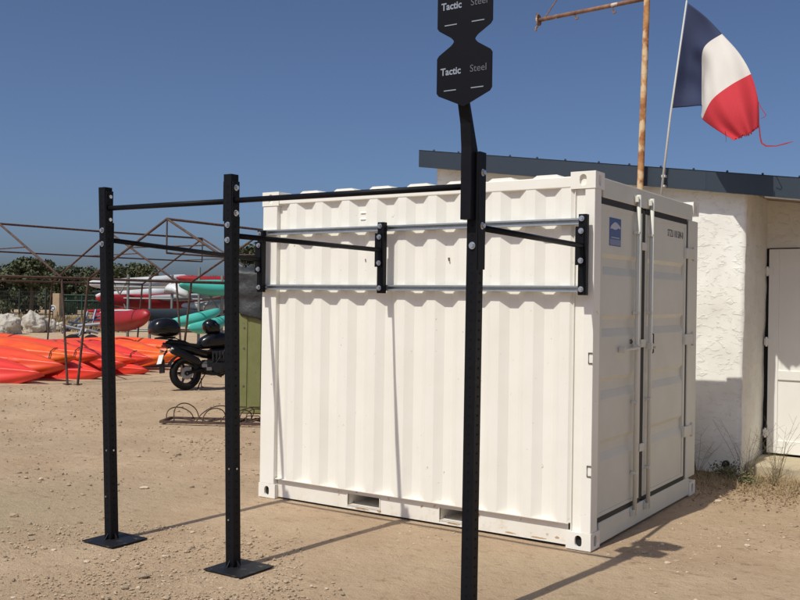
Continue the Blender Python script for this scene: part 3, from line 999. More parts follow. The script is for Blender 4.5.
# door
bm = BM()
dx0, dx1, dz0, dz1 = 0.170, 1.09, 0.118, 2.288
yf = DY
box(bm, dx0, dx1, yf, yf + 0.04, dz0, dz1)
for (a, b, c, d) in ((dx0 + 0.002, dx0 + 0.105, dz0 + 0.002, dz1 - 0.002), (dx1 - 0.105, dx1 - 0.002, dz0 + 0.002, dz1 - 0.002)):
    box(bm, a, b, yf - 0.016, yf + 0.001, c, d)
for c, d in ((dz0 + 0.002, dz0 + 0.14), (0.90, 1.00), (dz1 - 0.14, dz1 - 0.002)):
    box(bm, dx0 + 0.105, dx1 - 0.105, yf - 0.0155, yf + 0.001, c, d)
dr = obj('door', bm, M['bdoor'], bld, bevel=0.004)
for z in (2.05, 1.30, 0.33):
    bm = BM()
    box(bm, dx0 - 0.035, dx0 + 0.05, yf - 0.024, yf - 0.0165, z - 0.035, z + 0.035)
    tube(bm, [(dx0 - 0.012, yf - 0.026, z - 0.05), (dx0 - 0.012, yf - 0.026, z + 0.05)], 0.012, 8)
    obj('hinge', bm, M['bdoor'], dr)
bm = BM()
tube(bm, [(dx1 - 0.06, yf - 0.016, 1.12), (dx1 - 0.06, yf - 0.06, 1.12), (dx1 - 0.17, yf - 0.06, 1.12)], 0.01, 8)
obj('door_handle', bm, M['alloy'], dr)
bm = BM()
box(bm, 0.12, dx0 - 0.001, yf + 0.036, yf + 0.05, 0.05, 2.295)
box(bm, 0.12, dx1 + 0.02, yf + 0.038, yf + 0.052, 0.08, 0.117)
box(bm, dx0, dx1, yf + 0.036, yf + 0.052, 2.289, 2.2985)
obj('door_gap', bm, M['void'], bld)
bm = BM()
box(bm, 0.118, 1.30, 3.78, DY + 0.03, -0.05, 0.094)
for v in bm.verts:
    v.co.z += 0.0
obj('door_step', bm, M['concrete'], bld, bevel=0.02)

# ------------------------------------------------------------------ rusty mast with arm
ms = thing('mast', (-0.87, 3.36, 0), 'rust covered steel mast with a horizontal arm, standing behind the container', 'mast')
bm = BM()
tube(bm, [(-0.885, 3.36, 0.0), (-0.858, 3.36, 2.9), (-0.815, 3.36, 4.82), (-0.79, 3.36, 6.4)], [0.034, 0.033, 0.031, 0.030], 16)
obj('pole', bm, M['rust'], ms, smooth=True)
bm = BM()
tube(bm, [(-0.82, 3.36, 4.815), (-2.02, 3.36, 4.775)], 0.022, 10)
arm = obj('arm', bm, M['rust_arm'], ms, smooth=True)
bm = BM()
tube(bm, [(-2.02, 3.36, 4.775), (-2.035, 3.36, 4.775)], 0.062, 16)
tube(bm, [(-2.035, 3.36, 4.71), (-2.055, 3.36, 4.70), (-2.06, 3.36, 4.66)], 0.012, 8)
tube(bm, [(-2.035, 3.36, 4.83), (-2.05, 3.36, 4.85)], 0.012, 8)
obj('end_flange', bm, M['rust_arm'], arm)
for x in (-1.60, -1.18):
    bm = BM()
    tube(bm, [(x, 3.36, 4.785), (x, 3.36, 4.735), (x + 0.012, 3.36, 4.718), (x + 0.03, 3.36, 4.722), (x + 0.034, 3.36, 4.74)], 0.008, 6)
    obj('hook', bm, M['rust_arm'], arm)
bm = BM()
tube(bm, [(-1.96, 3.36, 4.78), (-0.80, 3.36, 6.25)], 0.007, 6)
obj('stay', bm, M['rust_arm'], ms)

# ------------------------------------------------------------------ flag
fb = Vector((-0.685, 3.385, 2.45)); ft = Vector((-0.415, 3.385, 4.735))
fl = thing('flag', fb, 'tattered blue, white and red flag flying from a thin leaning pole above the roof edge', 'flag')
bm = BM()
tube(bm, [fb, fb.lerp(ft, 0.5) + Vector((-0.014, 0, 0)), ft], [0.013, 0.011, 0.008], 10)
pole = obj('flagpole', bm, M['flagpole'], fl, smooth=True)
bm = BM()
pc = fb.lerp(ft, 0.235) - Vector((0.006, 0, 0))
obox(bm, pc + Vector((0, 0.028, 0)), (1, 0, 0), (0, 1, 0), (0, 0, 1), 0.020, 0.034, 0.012)
obox(bm, pc + Vector((0, 0.028, -0.10)), (1, 0, 0), (0, 1, 0), (0, 0, 1), 0.016, 0.034, 0.009)
obj('clamp', bm, M['flagpole'], pole)


def surf_pt(px, py, y):
    h = Vector(rr) * (px - 400) - Vector(uu) * (py - 300) + Vector(fw) * 941.8
    return CAM + h * ((y - CAM.y) / h.y)


# control net of the cloth: rows from the hoist to the fly, columns from top to bottom (survey directions, depth y)
net = [
    [(688.0, 3, 3.385), (682.5, 38, 3.385), (677, 74, 3.385), (671.5, 108, 3.385)],
    [(706, 17, 3.36), (693, 45, 3.42), (688, 76, 3.46), (686, 107, 3.42)],
    [(722, 34, 3.30), (704, 48, 3.34), (702, 75, 3.40), (702, 106, 3.38)],
    [(739, 53, 3.16), (719, 60, 3.08), (706, 82, 3.10), (702, 112, 3.22)],
    [(751, 74, 3.08), (731, 85, 2.97), (712, 100, 2.98), (702.5, 119, 3.08)],
    [(758, 100, 3.05), (743, 108, 2.94), (726, 119, 2.92), (717, 130, 2.96)],
    [(759, 128, 3.04), (752, 134, 2.95), (744, 137, 2.92), (735, 141, 2.93)],
]


def cr(p, t):
    """Catmull-Rom through the list p, t in 0..1"""
    n = len(p) - 1
    f = min(t * n, n - 1e-6)
    i = int(f); f -= i
    a = p[max(i - 1, 0)]; b = p[i]; c = p[i + 1]; d = p[min(i + 2, n)]
    return tuple(0.5 * (2 * b[k] + (c[k] - a[k]) * f + (2 * a[k] - 5 * b[k] + 4 * c[k] - d[k]) * f * f + (3 * b[k] - a[k] - 3 * c[k] + d[k]) * f ** 3) for k in range(3))


NU, NV = 60, 36
V, F, MI = [], [], []
for i in range(NU + 1):
    u = i / NU
    for j in range(NV + 1):
        v = j / NV
        q = cr([cr(row, v) for row in net], u)
        dy = 0.018 * math.sin(9 * u + 7 * v) * min(1, 4 * u) + 0.010 * math.sin(21 * v - 10 * u) * min(1, 4 * u)
        ex = 0.0
        if i == NU:
            ex = random.uniform(-2.5, 1.0)
        V.append(surf_pt(q[0] + ex * 0.3, q[1] + ex, q[2] + dy) - fb)
for i in range(NU):
    for j in range(NV):
        F.append((i * (NV + 1) + j, (i + 1) * (NV + 1) + j, (i + 1) * (NV + 1) + j + 1, i * (NV + 1) + j + 1))
        MI.append(min(2, int(3 * (i + 0.5) / NU)))
cloth = raw('cloth', V, F, [M['flag_blue'], M['flag_white'], M['flag_red']], MI, parent=fl, smooth=True)
md = cloth.modifiers.new('solid', 'SOLIDIFY'); md.thickness = 0.002


def strip(pts, wd, name):
    bm = BM()
    P = [surf_pt(*p) for p in pts]
    for k in range(len(P) - 1):
        d = (P[k + 1] - P[k]).normalized()
        up = Vector((0, 0.25, 1)).cross(d).cross(d)
        up = Vector((0, 0, 1)) if up.length < 0.1 else up.normalized()
        a, b = wd[k] / 2, wd[k + 1] / 2
        nn = Vector((0.3, 1, 0)).normalized() * 0.0015
        hexa(bm, [P[k] - up * a - nn, P[k + 1] - up * b - nn, P[k + 1] - up * b + nn, P[k] - up * a + nn],
             [P[k] + up * a - nn, P[k + 1] + up * b - nn, P[k + 1] + up * b + nn, P[k] + up * a + nn])
    obj(name, bm, M['flag_thread'], cloth)


strip([(759, 124, 3.03), (760, 136, 3.01), (761.5, 143, 3.0), (766, 146, 2.98), (776, 146, 2.96), (786, 143.5, 2.94), (793, 141.5, 2.92)], [0.010, 0.012, 0.013, 0.015, 0.010, 0.013, 0.004], 'torn_strip')
strip([(758, 101, 3.05), (761, 108, 3.03), (766, 115, 3.0), (764.5, 117, 3.0), (760.5, 118.5, 3.02)], [0.005, 0.006, 0.007, 0.006, 0.004], 'torn_strip')
strip([(725, 131, 2.93), (726, 137, 2.93), (726, 142, 2.93)], [0.005, 0.006, 0.005], 'torn_strip')


# ------------------------------------------------------------------ shade-tent skeletons of rusty pipe
def cam_pt(X, D, z):
    p = CAM + RH * X + FH * D
    p.z = z
    return p


def tent(frames, hv, ze, foot, label, rt=0.0235):
    """frames: list of apex (X, D, z); hv = half span vector (X, D); foot = outward splay factor"""
    o = thing('tent_frame', cam_pt(frames[0][0], frames[0][1], 0), label, 'shade frame')
    eL, eR, ap, kp = [], [], [], []
    for n_, (X, D, za) in enumerate(frames):
        A = cam_pt(X, D, za)
        R_ = cam_pt(X + hv[0], D + hv[1], ze); L_ = cam_pt(X - hv[0], D - hv[1], ze)
        fr = cam_pt(X + hv[0] * (1 + foot), D + hv[1] * (1 + foot), 0); flt = cam_pt(X - hv[0] * (1 + foot), D - hv[1] * (1 + foot), 0)
        ap.append(A); eL.append(L_); eR.append(R_)
        for e in (R_, L_):
            bm = BM(); tube(bm, [A, e], rt, 8); obj('rafter', bm, M['rust_dark'], o, smooth=True)
        for e, f in ((R_, fr), (L_, flt)):
            bm = BM(); tube(bm, [e + (A - e) * 0.05, e, e + (f - e) * 0.04, f], rt, 8)
            box(bm, f.x - 0.06, f.x + 0.06, f.y - 0.06, f.y + 0.06, -0.004, 0.012)
            obj('leg', bm, M['rust_dark'], o, smooth=False)
        K = A - Vector((0, 0, 0.60)); kp.append(K)
        bm = BM(); tube(bm, [A, K], rt * 0.65, 6); obj('king_post', bm, M['rust_dark'], o)
        a1 = A.lerp(R_, 0.46); a2 = A.lerp(L_, 0.46)
        bm = BM(); tube(bm, [a1, a2], rt * 0.6, 6); obj('collar_tie', bm, M['rust_dark'], o)
    for nm, ln, r_ in (('ridge_pipe', ap, rt), ('tie_pipe', kp, rt * 0.7), ('eave_pipe', eL, rt), ('eave_pipe', eR, rt)):
        bm = BM(); tube(bm, ln, r_, 8); obj(nm, bm, M['rust_dark'], o, smooth=True)
    return o


tent([(-10.6, 18.1, 3.2), (-8.62, 20.2, 3.2), (-6.94, 22.4, 3.2), (-5.14, 24.4, 3.2)], (2.12, -2.12), 2.02, 0.10,
     'rusty pipe tent skeleton at the left edge, spanning over the orange kayaks')
tent([(-4.10, 16.5, 3.05), (-2.72, 19.0, 3.05), (-1.34, 21.5, 3.05)], (1.76, -1.20), 2.0, 0.13,
     'rusty pipe tent skeleton above the motorcycle with its gable beside the black posts')

# ------------------------------------------------------------------ olive cabinet under a tarpaulin, bike rack
cab0 = gnd(233.5, 13.75); cabx = RH.copy(); caby = FH.copy()
cw, cdp, ch = 0.46, 0.75, 1.52
cb = thing('storage_cabinet', cab0 + cabx * cw / 2 + caby * cdp / 2, 'olive green metal cabinet in the gap left of the container, under a grey tarpaulin', 'cabinet')
cc = cab0 + cabx * cw / 2 + caby * cdp / 2
bm = BM(); obox(bm, cc + Vector((0, 0, ch / 2)), cabx, caby, (0, 0, 1), cw / 2, cdp / 2, ch / 2)
obj('body', bm, M['olive'], cb, bevel=0.01)
bm = BM()
for a, b in ((0.05, 0.21), (0.25, 0.41)):
    obox(bm, cab0 + cabx * (a + b) / 2 - caby * 0.006 + Vector((0, 0, 0.78)), cabx, caby, (0, 0, 1), (b - a) / 2, 0.005, 0.68)
obj('door_panel', bm, M['olive'], cb, bevel=0.004)
bm = BM()
for q in (0.40, 0.95, 1.25):
    obox(bm, cab0 + cabx * 0.165 - caby * 0.0135 + Vector((0, 0, q)), cabx, caby, (0, 0, 1), 0.012, 0.003, 0.012)
obj('rivet', bm, M['dirtmark'], cb)
# tarpaulin: draped sheet
V, F = [], []
NA, NB = 56, 26
hw_, hd_ = cw / 2 + 0.045, cdp / 2 + 0.05
for i in range(NA):
    a = 2 * math.pi * i / NA
    c, s = math.cos(a), math.sin(a)
    ex, ey = math.copysign(abs(c) ** 0.35, c), math.copysign(abs(s) ** 0.35, s)
    for j in range(NB + 1):
        t = j / NB
        if t < 0.35:
            k = t / 0.35
            p = Vector((ex * hw_ * k, ey * hd_ * k, 2.13 - 0.07 * k * k + 0.09 * mnoise.noise((ex * k * 2.2, ey * k * 2.2, 2))))
        else:
            k = (t - 0.35) / 0.65
            fold = 0.022 * math.sin(a * 9 + 3 * k) * (0.2 + 0.8 * k) + 0.05 * mnoise.noise((c * 3 + 1.5 * k, s * 3, k * 3.5)) + 0.02 * mnoise.noise((c * 9, s * 9, k * 9)) - 0.02
            p = Vector((ex * (hw_ + fold), ey * (hd_ + fold), 2.07 - k * (0.66 + 0.05 * math.sin(a * 4))))
        V.append(cc + cabx * p.x + caby * p.y + Vector((0, 0, p.z)) - cc)
for i in range(NA):
    for j in range(NB):
        F.append((i * (NB + 1) + j, ((i + 1) % NA) * (NB + 1) + j, ((i + 1) % NA) * (NB + 1) + j + 1, i * (NB + 1) + j + 1))
tp_ = raw('tarpaulin', V, F, [M['tarp']], smooth=True, loc=cc)
md = tp_.modifiers.new('solid', 'SOLIDIFY'); md.thickness = 0.004
tag(tp_, 'dark grey crumpled tarpaulin draped over the top of the olive cabinet', 'tarpaulin')

ra = Vector((-7.10, 2.62, 0)); rb_ = Vector((-5.30, 3.60, 0))
rd = (rb_ - ra).normalized(); rn = Vector((-rd.y, rd.x, 0))
bk = thing('bicycle_rack', (ra + rb_) / 2, 'rusty low bicycle rack with wire hoops lying on the sand beside the container', 'bike rack')
bm = BM()
Lr = (rb_ - ra).length
for off, z in ((0.0, 0.03), (0.42, 0.03)):
    obox(bm, ra + rd * Lr / 2 + rn * off + Vector((0, 0, z)), rd, rn, (0, 0, 1), Lr / 2, 0.018, 0.016)
for t in (0.0, 0.5, 1.0):
    obox(bm, ra + rd * (Lr * (0.01 + 0.98 * t)) + rn * 0.21 + Vector((0, 0, 0.03)), rd, rn, (0, 0, 1), 0.018, 0.19, 0.02)
obj('base_frame', bm, M['rust_dark'], bk)
hr = random.Random(4)
x = 0.10
while x < Lr - 0.25:
    for dx in (0.0, 0.09):
        bm = BM()
        pts = []
        hh = hr.uniform(0.15, 0.25); ln = hr.uniform(-0.10, 0.14); sk = hr.uniform(0.18, 0.34)
        for q in range(15):
            a = math.pi * q / 14
            f_ = 0.5 - 0.5 * math.cos(a)
            pts.append(ra + rd * (x + dx + sk * f_ + ln * math.sin(a)) + rn * (0.02 + 0.36 * f_ + hr.uniform(-.008, .008)) + Vector((0, 0, 0.03 + hh * math.sin(a) ** 0.8)))
        tube(bm, pts, 0.0075, 6)
        obj('hoop', bm, M['rust_dark'], bk, smooth=True)
    x += hr.uniform(0.26, 0.40)
for k in range(9):                                   # bent loose wires lying in it
    bm = BM()
    x0 = hr.uniform(0.0, Lr - 0.5)
    pts = [ra + rd * (x0 + 0.11 * q + hr.uniform(-.03, .03)) + rn * (hr.uniform(0.0, 0.42)) + Vector((0, 0, hr.uniform(0.015, 0.10))) for q in range(5)]
    tube(bm, pts, 0.007, 5)
    obj('bent_wire', bm, M['rust_dark'], bk, smooth=True)
# scraps lying in the rack
bm = BM()
obox(bm, gnd(236, 12.75, 0.20), RH, FH, (0, 0, 1), 0.055, 0.10, 0.15)
obj('wooden_block', bm, M['pillar'], None, bevel=0.008)
tag(bpy.data.objects['wooden_block'], 'small pale wooden block beside the bicycle rack and the olive cabinet', 'block')


# ------------------------------------------------------------------ motorcycle
def motorcycle():
    base = Vector((-10.19, 6.05, 0))
    hd = (RH * math.cos(rad(36)) + FH * math.sin(rad(36))).normalized()
    lt = Vector((-hd.y, hd.x, 0))                        # bike's left
    lean = rad(7)
    upv = (Vector((0, 0, 1)) * math.cos(lean) + lt * math.sin(lean)).normalized()
    side = hd.cross(upv) * -1                            # left, leaning with the bike
    T = Matrix(((hd.x, side.x, upv.x, base.x), (hd.y, side.y, upv.y, base.y), (hd.z, side.z, upv.z, base.z), (0, 0, 0, 1)))
    o = thing('motorcycle', base, 'black motorcycle with a rear top box parked on its side stand beside the kayaks', 'motorcycle')
    P = lambda x, y, z: T @ Vector((x, y, z))

    def add(name, bm, m, par=o, smooth=True, bevel=0):
        return obj(name, bm, m, par, smooth=smooth, bevel=bevel)

    for xw, wd in ((0.0, 0.075), (1.40, 0.058)):
        bm = BM()
        R0 = 0.30 - wd * 0.85
        rings = []
        for a in range(40):
            t = 2 * math.pi * a / 40
            ring = []
            for b in range(10):
                s = 2 * math.pi * b / 10
                rr_ = R0 + wd * 0.85 * math.cos(s)
                ring.append(bm.verts.new(P(xw + rr_ * math.cos(t), wd * math.sin(s), 0.30 + rr_ * math.sin(t))))
            rings.append(ring)
        for a in range(40):
            A, B = rings[a], rings[(a + 1) % 40]
            for b in range(10):
                bm.faces.new((A[b], A[(b + 1) % 10], B[(b + 1) % 10], B[b]))
        wh = add('wheel', bm, M['tyre'])
        bm = BM()
        n = 32
        for rr0, rr1, hw in ((0.175, 0.195, 0.05),):
            vs = [[bm.verts.new(P(xw + r_ * math.cos(2 * math.pi * k / n), y_, 0.30 + r_ * math.sin(2 * math.pi * k / n))) for k in range(n)] for r_, y_ in ((rr0, -hw), (rr1, -hw), (rr1, hw), (rr0, hw))]
            for q in range(4):
                A, B = vs[q], vs[(q + 1) % 4]
                for k in range(n):
                    bm.faces.new((A[k], A[(k + 1) % n], B[(k + 1) % n], B[k]))
        for k in range(5):
            a = 2 * math.pi * k / 5 + 0.4
            tube(bm, [P(xw + 0.03 * math.cos(a), 0, 0.30 + 0.03 * math.sin(a)), P(xw + 0.18 * math.cos(a + 0.15), 0, 0.30 + 0.18 * math.sin(a + 0.15))], [0.028, 0.018], 8)
        tube(bm, [P(xw, -0.09, 0.30), P(xw, 0.09, 0.30)], 0.045, 14)
        add('rim', bm, M['engine'], wh, smooth=False)
        bm = BM()
        tube(bm, [P(xw, -0.065, 0.30), P(xw, -0.072, 0.30)], 0.115, 20)
        tube(bm, [P(xw, -0.10, 0.30), P(xw, -0.115, 0.30)], 0.022, 10)
        add('brake_disc', bm, M['alloy'], wh, smooth=False)
    bm = BM(); tube(bm, [P(0, -0.11, 0.30), P(0.25, -0.12, 0.36), P(0.50, -0.10, 0.40)], [0.03, 0.034, 0.036], 8)
    tube(bm, [P(0, 0.11, 0.30), P(0.25, 0.12, 0.36), P(0.50, 0.10, 0.40)], [0.03, 0.034, 0.036], 8)
    add('swingarm', bm, M['bike_matt'])
    # frame and engine
    bm = BM()
    for s in (-1, 1):
        tube(bm, [P(1.0, s * 0.05, 0.93), P(0.75, s * 0.15, 0.72), P(0.50, s * 0.15, 0.42), P(0.80, s * 0.13, 0.25), P(1.02, s * 0.08, 0.50), P(1.05, s * 0.04, 0.85)], 0.022, 8)
        tube(bm, [P(0.56, s * 0.13, 0.60), P(0.10, s * 0.12, 0.74), P(-0.30, s * 0.08, 0.86)], 0.018, 8)
    add('frame', bm, M['bike_matt'])
    bm = BM()
    ex_ = -0.12
    loft(bm, [(0.42 + ex_, 0, 0.40, 0.10, 0.08, 0.08), (0.48 + ex_, 0, 0.40, 0.17, 0.14, 0.13), (0.72 + ex_, 0, 0.38, 0.18, 0.14, 0.14), (0.90 + ex_, 0, 0.40, 0.15, 0.12, 0.12), (0.96 + ex_, 0, 0.40, 0.09, 0.08, 0.08)], T, 14, 3)
    loft(bm, [(0.62 + ex_, 0, 0.52, 0.14, 0.22, 0.10), (0.90 + ex_, 0, 0.58, 0.14, 0.18, 0.10), (0.98 + ex_, 0, 0.60, 0.10, 0.09, 0.08)], T, 12, 3)
    for k in range(5):
        tube(bm, [P(0.60 + ex_ + k * 0.07, -0.155, 0.50 + k * 0.012), P(0.60 + ex_ + k * 0.07, -0.165, 0.68)], 0.016, 6)
    tube(bm, [P(0.66 + ex_, -0.17, 0.38), P(0.66 + ex_, -0.20, 0.38)], 0.095, 18)
    tube(bm, [P(0.50 + ex_, -0.17, 0.34), P(0.50 + ex_, -0.19, 0.34)], 0.05, 14)
    add('engine', bm, M['engine'], smooth=False)
    # bodywork
    bm = BM()
    loft(bm, [(0.26, 0, 0.82, 0.06, 0.05, 0.05), (0.33, 0, 0.85, 0.13, 0.10, 0.12), (0.48, 0, 0.90, 0.17, 0.13, 0.16), (0.68, 0, 0.92, 0.17, 0.13, 0.18), (0.90, 0, 0.89, 0.12, 0.10, 0.14), (1.04, 0, 0.86, 0.05, 0.05, 0.05)], T, 18, 2.4)
    add('fuel_tank', bm, M['bike_black'])
    bm = BM()
    loft(bm, [(-0.34, 0, 0.86, 0.06, 0.03, 0.03), (-0.28, 0, 0.87, 0.12, 0.05, 0.05), (-0.05, 0, 0.85, 0.14, 0.055, 0.06), (0.08, 0, 0.80, 0.13, 0.05, 0.06), (0.22, 0, 0.78, 0.12, 0.055, 0.06), (0.32, 0, 0.80, 0.09, 0.05, 0.06)], T, 16, 2.6)
    add('seat', bm, M['bike_matt'])
    bm = BM()
    loft(bm, [(-0.40, 0, 0.84, 0.05, 0.03, 0.03), (-0.30, 0, 0.80, 0.12, 0.05, 0.06), (0.0, 0, 0.74, 0.14, 0.06, 0.07), (0.35, 0, 0.66, 0.13, 0.06, 0.09), (0.50, 0, 0.62, 0.10, 0.05, 0.07)], T, 14, 2.6)
    add('tail_fairing', bm, M['bike_black'])
    bm = BM()
    sec = []
    for k in range(15):
        a = rad(20 + k * 9.5)
        sec.append((0.34 * math.cos(a), 0.30 + 0.34 * math.sin(a)))
    for (xa_, za_), (xb_, zb_) in zip(sec, sec[1:]):
        hexa(bm, [P(xa_, -0.075, za_), P(xb_, -0.075, zb_), P(xb_, 0.075, zb_), P(xa_, 0.075, za_)],
             [P(xa_ * 1.03, -0.075, 0.30 + (za_ - 0.30) * 1.03), P(xb_ * 1.03, -0.075, 0.30 + (zb_ - 0.30) * 1.03), P(xb_ * 1.03, 0.075, 0.30 + (zb_ - 0.30) * 1.03), P(xa_ * 1.03, 0.075, 0.30 + (za_ - 0.30) * 1.03)])
    add('rear_mudguard', bm, M['bike_matt'], smooth=False)
    bm = BM()
    sec = [(1.40 + 0.335 * math.cos(rad(25 + k * 9)), 0.30 + 0.335 * math.sin(rad(25 + k * 9))) for k in range(14)]
    for (xa_, za_), (xb_, zb_) in zip(sec, sec[1:]):
        hexa(bm, [P(xa_, -0.06, za_), P(xb_, -0.06, zb_), P(xb_, 0.06, zb_), P(xa_, 0.06, za_)], [P(xa_, -0.06, za_ + 0.012), P(xb_, -0.06, zb_ + 0.012), P(xb_, 0.06, zb_ + 0.012), P(xa_, 0.06, za_ + 0.012)])
    add('front_mudguard', bm, M['bike_black'], smooth=False)
    # exhaust silencer pointing back and up
    bm = BM()
    tube(bm, [P(0.62, -0.19, 0.22), P(0.42, -0.20, 0.30), P(0.20, -0.20, 0.46)], [0.024, 0.026, 0.032], 12)
    tube(bm, [P(0.22, -0.20, 0.45), P(0.14, -0.205, 0.51), P(-0.30, -0.215, 0.71), P(-0.34, -0.215, 0.73)], [0.035, 0.068, 0.072, 0.058], 16)
    ex = add('exhaust', bm, M['exhaust'])
    bm = BM(); tube(bm, [P(-0.335, -0.215, 0.728), P(-0.352, -0.215, 0.736)], [0.050, 0.044], 16)
    add('exhaust_tip', bm, M['alloy'], ex)
    bm = BM()
    for (x, z) in ((0.36, 0.36), (0.27, 0.42)):
        obox(bm, P(x, -0.235, z), hd, side, upv, 0.05, 0.004, 0.03)
    add('heat_shield', bm, M['alloy'], ex, smooth=False)
    # plate, lights
    bm = BM(); tube(bm, [P(-0.28, 0, 0.78), P(-0.42, 0, 0.62), P(-0.45, 0, 0.50)], 0.02, 8)
    obox(bm, P(-0.44, 0, 0.44), hd, side, upv, 0.012, 0.10, 0.12)
    ph = add('plate_holder', bm, M['bike_matt'], smooth=False)
    bm = BM()
    pt = (upv + hd * 0.32).normalized(); pn = side.cross(pt)
    obox(bm, P(-0.468, 0, 0.565), pn, side, pt, 0.004, 0.105, 0.085)
    add('number_plate', bm, M['numberplate'], ph, smooth=False)
    bm = BM()
    for dy in (-0.06, -0.02, 0.02, 0.06):
        obox(bm, P(-0.4745, dy, 0.585), pn, side, pt, 0.001, 0.012, 0.024)
        obox(bm, P(-0.4785, dy * 0.8, 0.535), pn, side, pt, 0.001, 0.010, 0.018)
    bm.free()
    bm = BM(); loft(bm, [(-0.43, 0, 0.80, 0.03, 0.02, 0.02), (-0.40, 0, 0.80, 0.07, 0.03, 0.03), (-0.36, 0, 0.80, 0.07, 0.03, 0.03)], T, 12, 3)
    add('tail_light', bm, M['redlens'])
    for s in (-1, 1):
        bm = BM(); tube(bm, [P(-0.33, s * 0.08, 0.72), P(-0.34, s * 0.16, 0.72)], 0.009, 6)
        loft(bm, [(-0.40, s * 0.19, 0.72, 0.02, 0.02, 0.02), (-0.37, s * 0.19, 0.72, 0.033, 0.028, 0.028), (-0.32, s * 0.19, 0.72, 0.02, 0.02, 0.02)], T, 10)
        add('indicator', bm, M['amber'])
    # front end
    bm = BM()
    for s in (-1, 1):
        tube(bm, [P(1.40, s * 0.09, 0.30), P(1.22, s * 0.09, 0.72), P(1.10, s * 0.09, 0.98)], [0.030, 0.026, 0.022], 10)
    add('fork', bm, M['engine'])
    bm = BM()
    tube(bm, [P(0.96, -0.36, 1.03), P(1.04, -0.22, 1.06), P(1.08, 0, 1.03), P(1.04, 0.22, 1.06), P(0.96, 0.36, 1.03)], 0.014, 8)
    tube(bm, [P(0.945, -0.38, 1.03), P(1.0, -0.25, 1.05)], 0.021, 8)
    tube(bm, [P(0.945, 0.38, 1.03), P(1.0, 0.25, 1.05)], 0.021, 8)
    hb = add('handlebar', bm, M['bike_matt'])
    for s in (-1, 1):
        bm = BM(); tube(bm, [P(1.03, s * 0.26, 1.06), P(1.06, s * 0.31, 1.22)], 0.007, 6)
        loft(bm, [(1.05, s * 0.33, 1.25, 0.05, 0.03, 0.03), (1.07, s * 0.33, 1.25, 0.075, 0.045, 0.045), (1.10, s * 0.33, 1.25, 0.04, 0.025, 0.025)], T, 12)
        add('mirror', bm, M['bike_matt'], hb)
    bm = BM(); loft(bm, [(1.10, 0, 0.90, 0.10, 0.10, 0.10), (1.20, 0, 0.90, 0.13, 0.13, 0.11), (1.28, 0, 0.88, 0.10, 0.10, 0.09)], T, 16, 2.5)
    hl = add('headlight', bm, M['bike_black'])
    bm = BM(); loft(bm, [(1.279, 0, 0.88, 0.085, 0.08, 0.075), (1.30, 0, 0.88, 0.06, 0.055, 0.05)], T, 16, 2.5)
    add('lens', bm, M['alloy'], hl)
    bm = BM(); tube(bm, [P(0.45, 0.12, 0.30), P(0.36, 0.20, 0.12), P(0.33, 0.26, -0.01)], 0.012, 6)
    tube(bm, [P(0.34, -0.10, 0.34), P(0.38, -0.20, 0.33)], 0.014, 6)
    tube(bm, [P(0.28, -0.05, 0.20), P(0.26, -0.09, 0.05), P(0.30, -0.12, 0.03)], 0.010, 6)
    add('stand', bm, M['bike_matt'])
    # rack and top box
    bm = BM()
    for s in (-1, 1):
        tube(bm, [P(0.02, s * 0.11, 0.83), P(-0.20, s * 0.12, 0.93), P(-0.52, s * 0.10, 0.95)], 0.010, 6)
    obox(bm, P(-0.36, 0, 0.955), hd, side, upv, 0.15, 0.12, 0.010)
    add('luggage_rack', bm, M['bike_matt'], smooth=False)
    bm = BM()
    loft(bm, [(-0.64, 0, 1.10, 0.08, 0.06, 0.05), (-0.615, 0, 1.11, 0.17, 0.11, 0.09), (-0.54, 0, 1.13, 0.21, 0.155, 0.13), (-0.38, 0, 1.14, 0.225, 0.175, 0.165), (-0.22, 0, 1.13, 0.215, 0.155, 0.155), (-0.145, 0, 1.11, 0.17, 0.11, 0.12), (-0.12, 0, 1.10, 0.09, 0.06, 0.07)], T, 24, 2.7)
    tb = add('top_box', bm, M['bike_black'])
    bm = BM()
    loft(bm, [(-0.630, 0, 1.115, 0.15, 0.012, 0.012), (-0.54, 0, 1.115, 0.217, 0.010, 0.010), (-0.38, 0, 1.115, 0.231, 0.010, 0.010), (-0.22, 0, 1.115, 0.221, 0.010, 0.010), (-0.135, 0, 1.115, 0.15, 0.010, 0.010)], T, 24, 2.7)
    add('lid_seam', bm, M['bike_matt'], tb)
    # helmet hung on the handlebar
    hp = P(0.52, -0.04, 1.150)
    Th = Matrix.Translation(hp) @ T.to_3x3().to_4x4()
    hm = thing('helmet', hp - Vector((0, 0, 0.13)), 'glossy black full face helmet resting on the motorcycle fuel tank', 'helmet')
    bm = BM()
    loft(bm, [(-0.155, 0, 0.02, 0.03, 0.03, 0.03), (-0.145, 0, 0.01, 0.07, 0.07, 0.08), (-0.10, 0, 0, 0.115, 0.115, 0.13), (-0.02, 0, 0, 0.135, 0.14, 0.14), (0.07, 0, -0.01, 0.125, 0.125, 0.13), (0.135, 0, -0.04, 0.09, 0.08, 0.095), (0.165, 0, -0.07, 0.04, 0.04, 0.05)], Th, 22, 2.1)
    obj('shell', bm, M['bike_black'], hm, smooth=True)
    bm = BM()
    loft(bm, [(0.03, 0, 0.015, 0.138, 0.05, 0.045), (0.09, 0, 0.012, 0.124, 0.05, 0.045), (0.135, 0, 0.0, 0.096, 0.045, 0.04), (0.155, 0, -0.005, 0.06, 0.03, 0.03)], Th, 18, 2.4)
    obj('visor', bm, M['exhaust'], hm, smooth=True)


motorcycle()


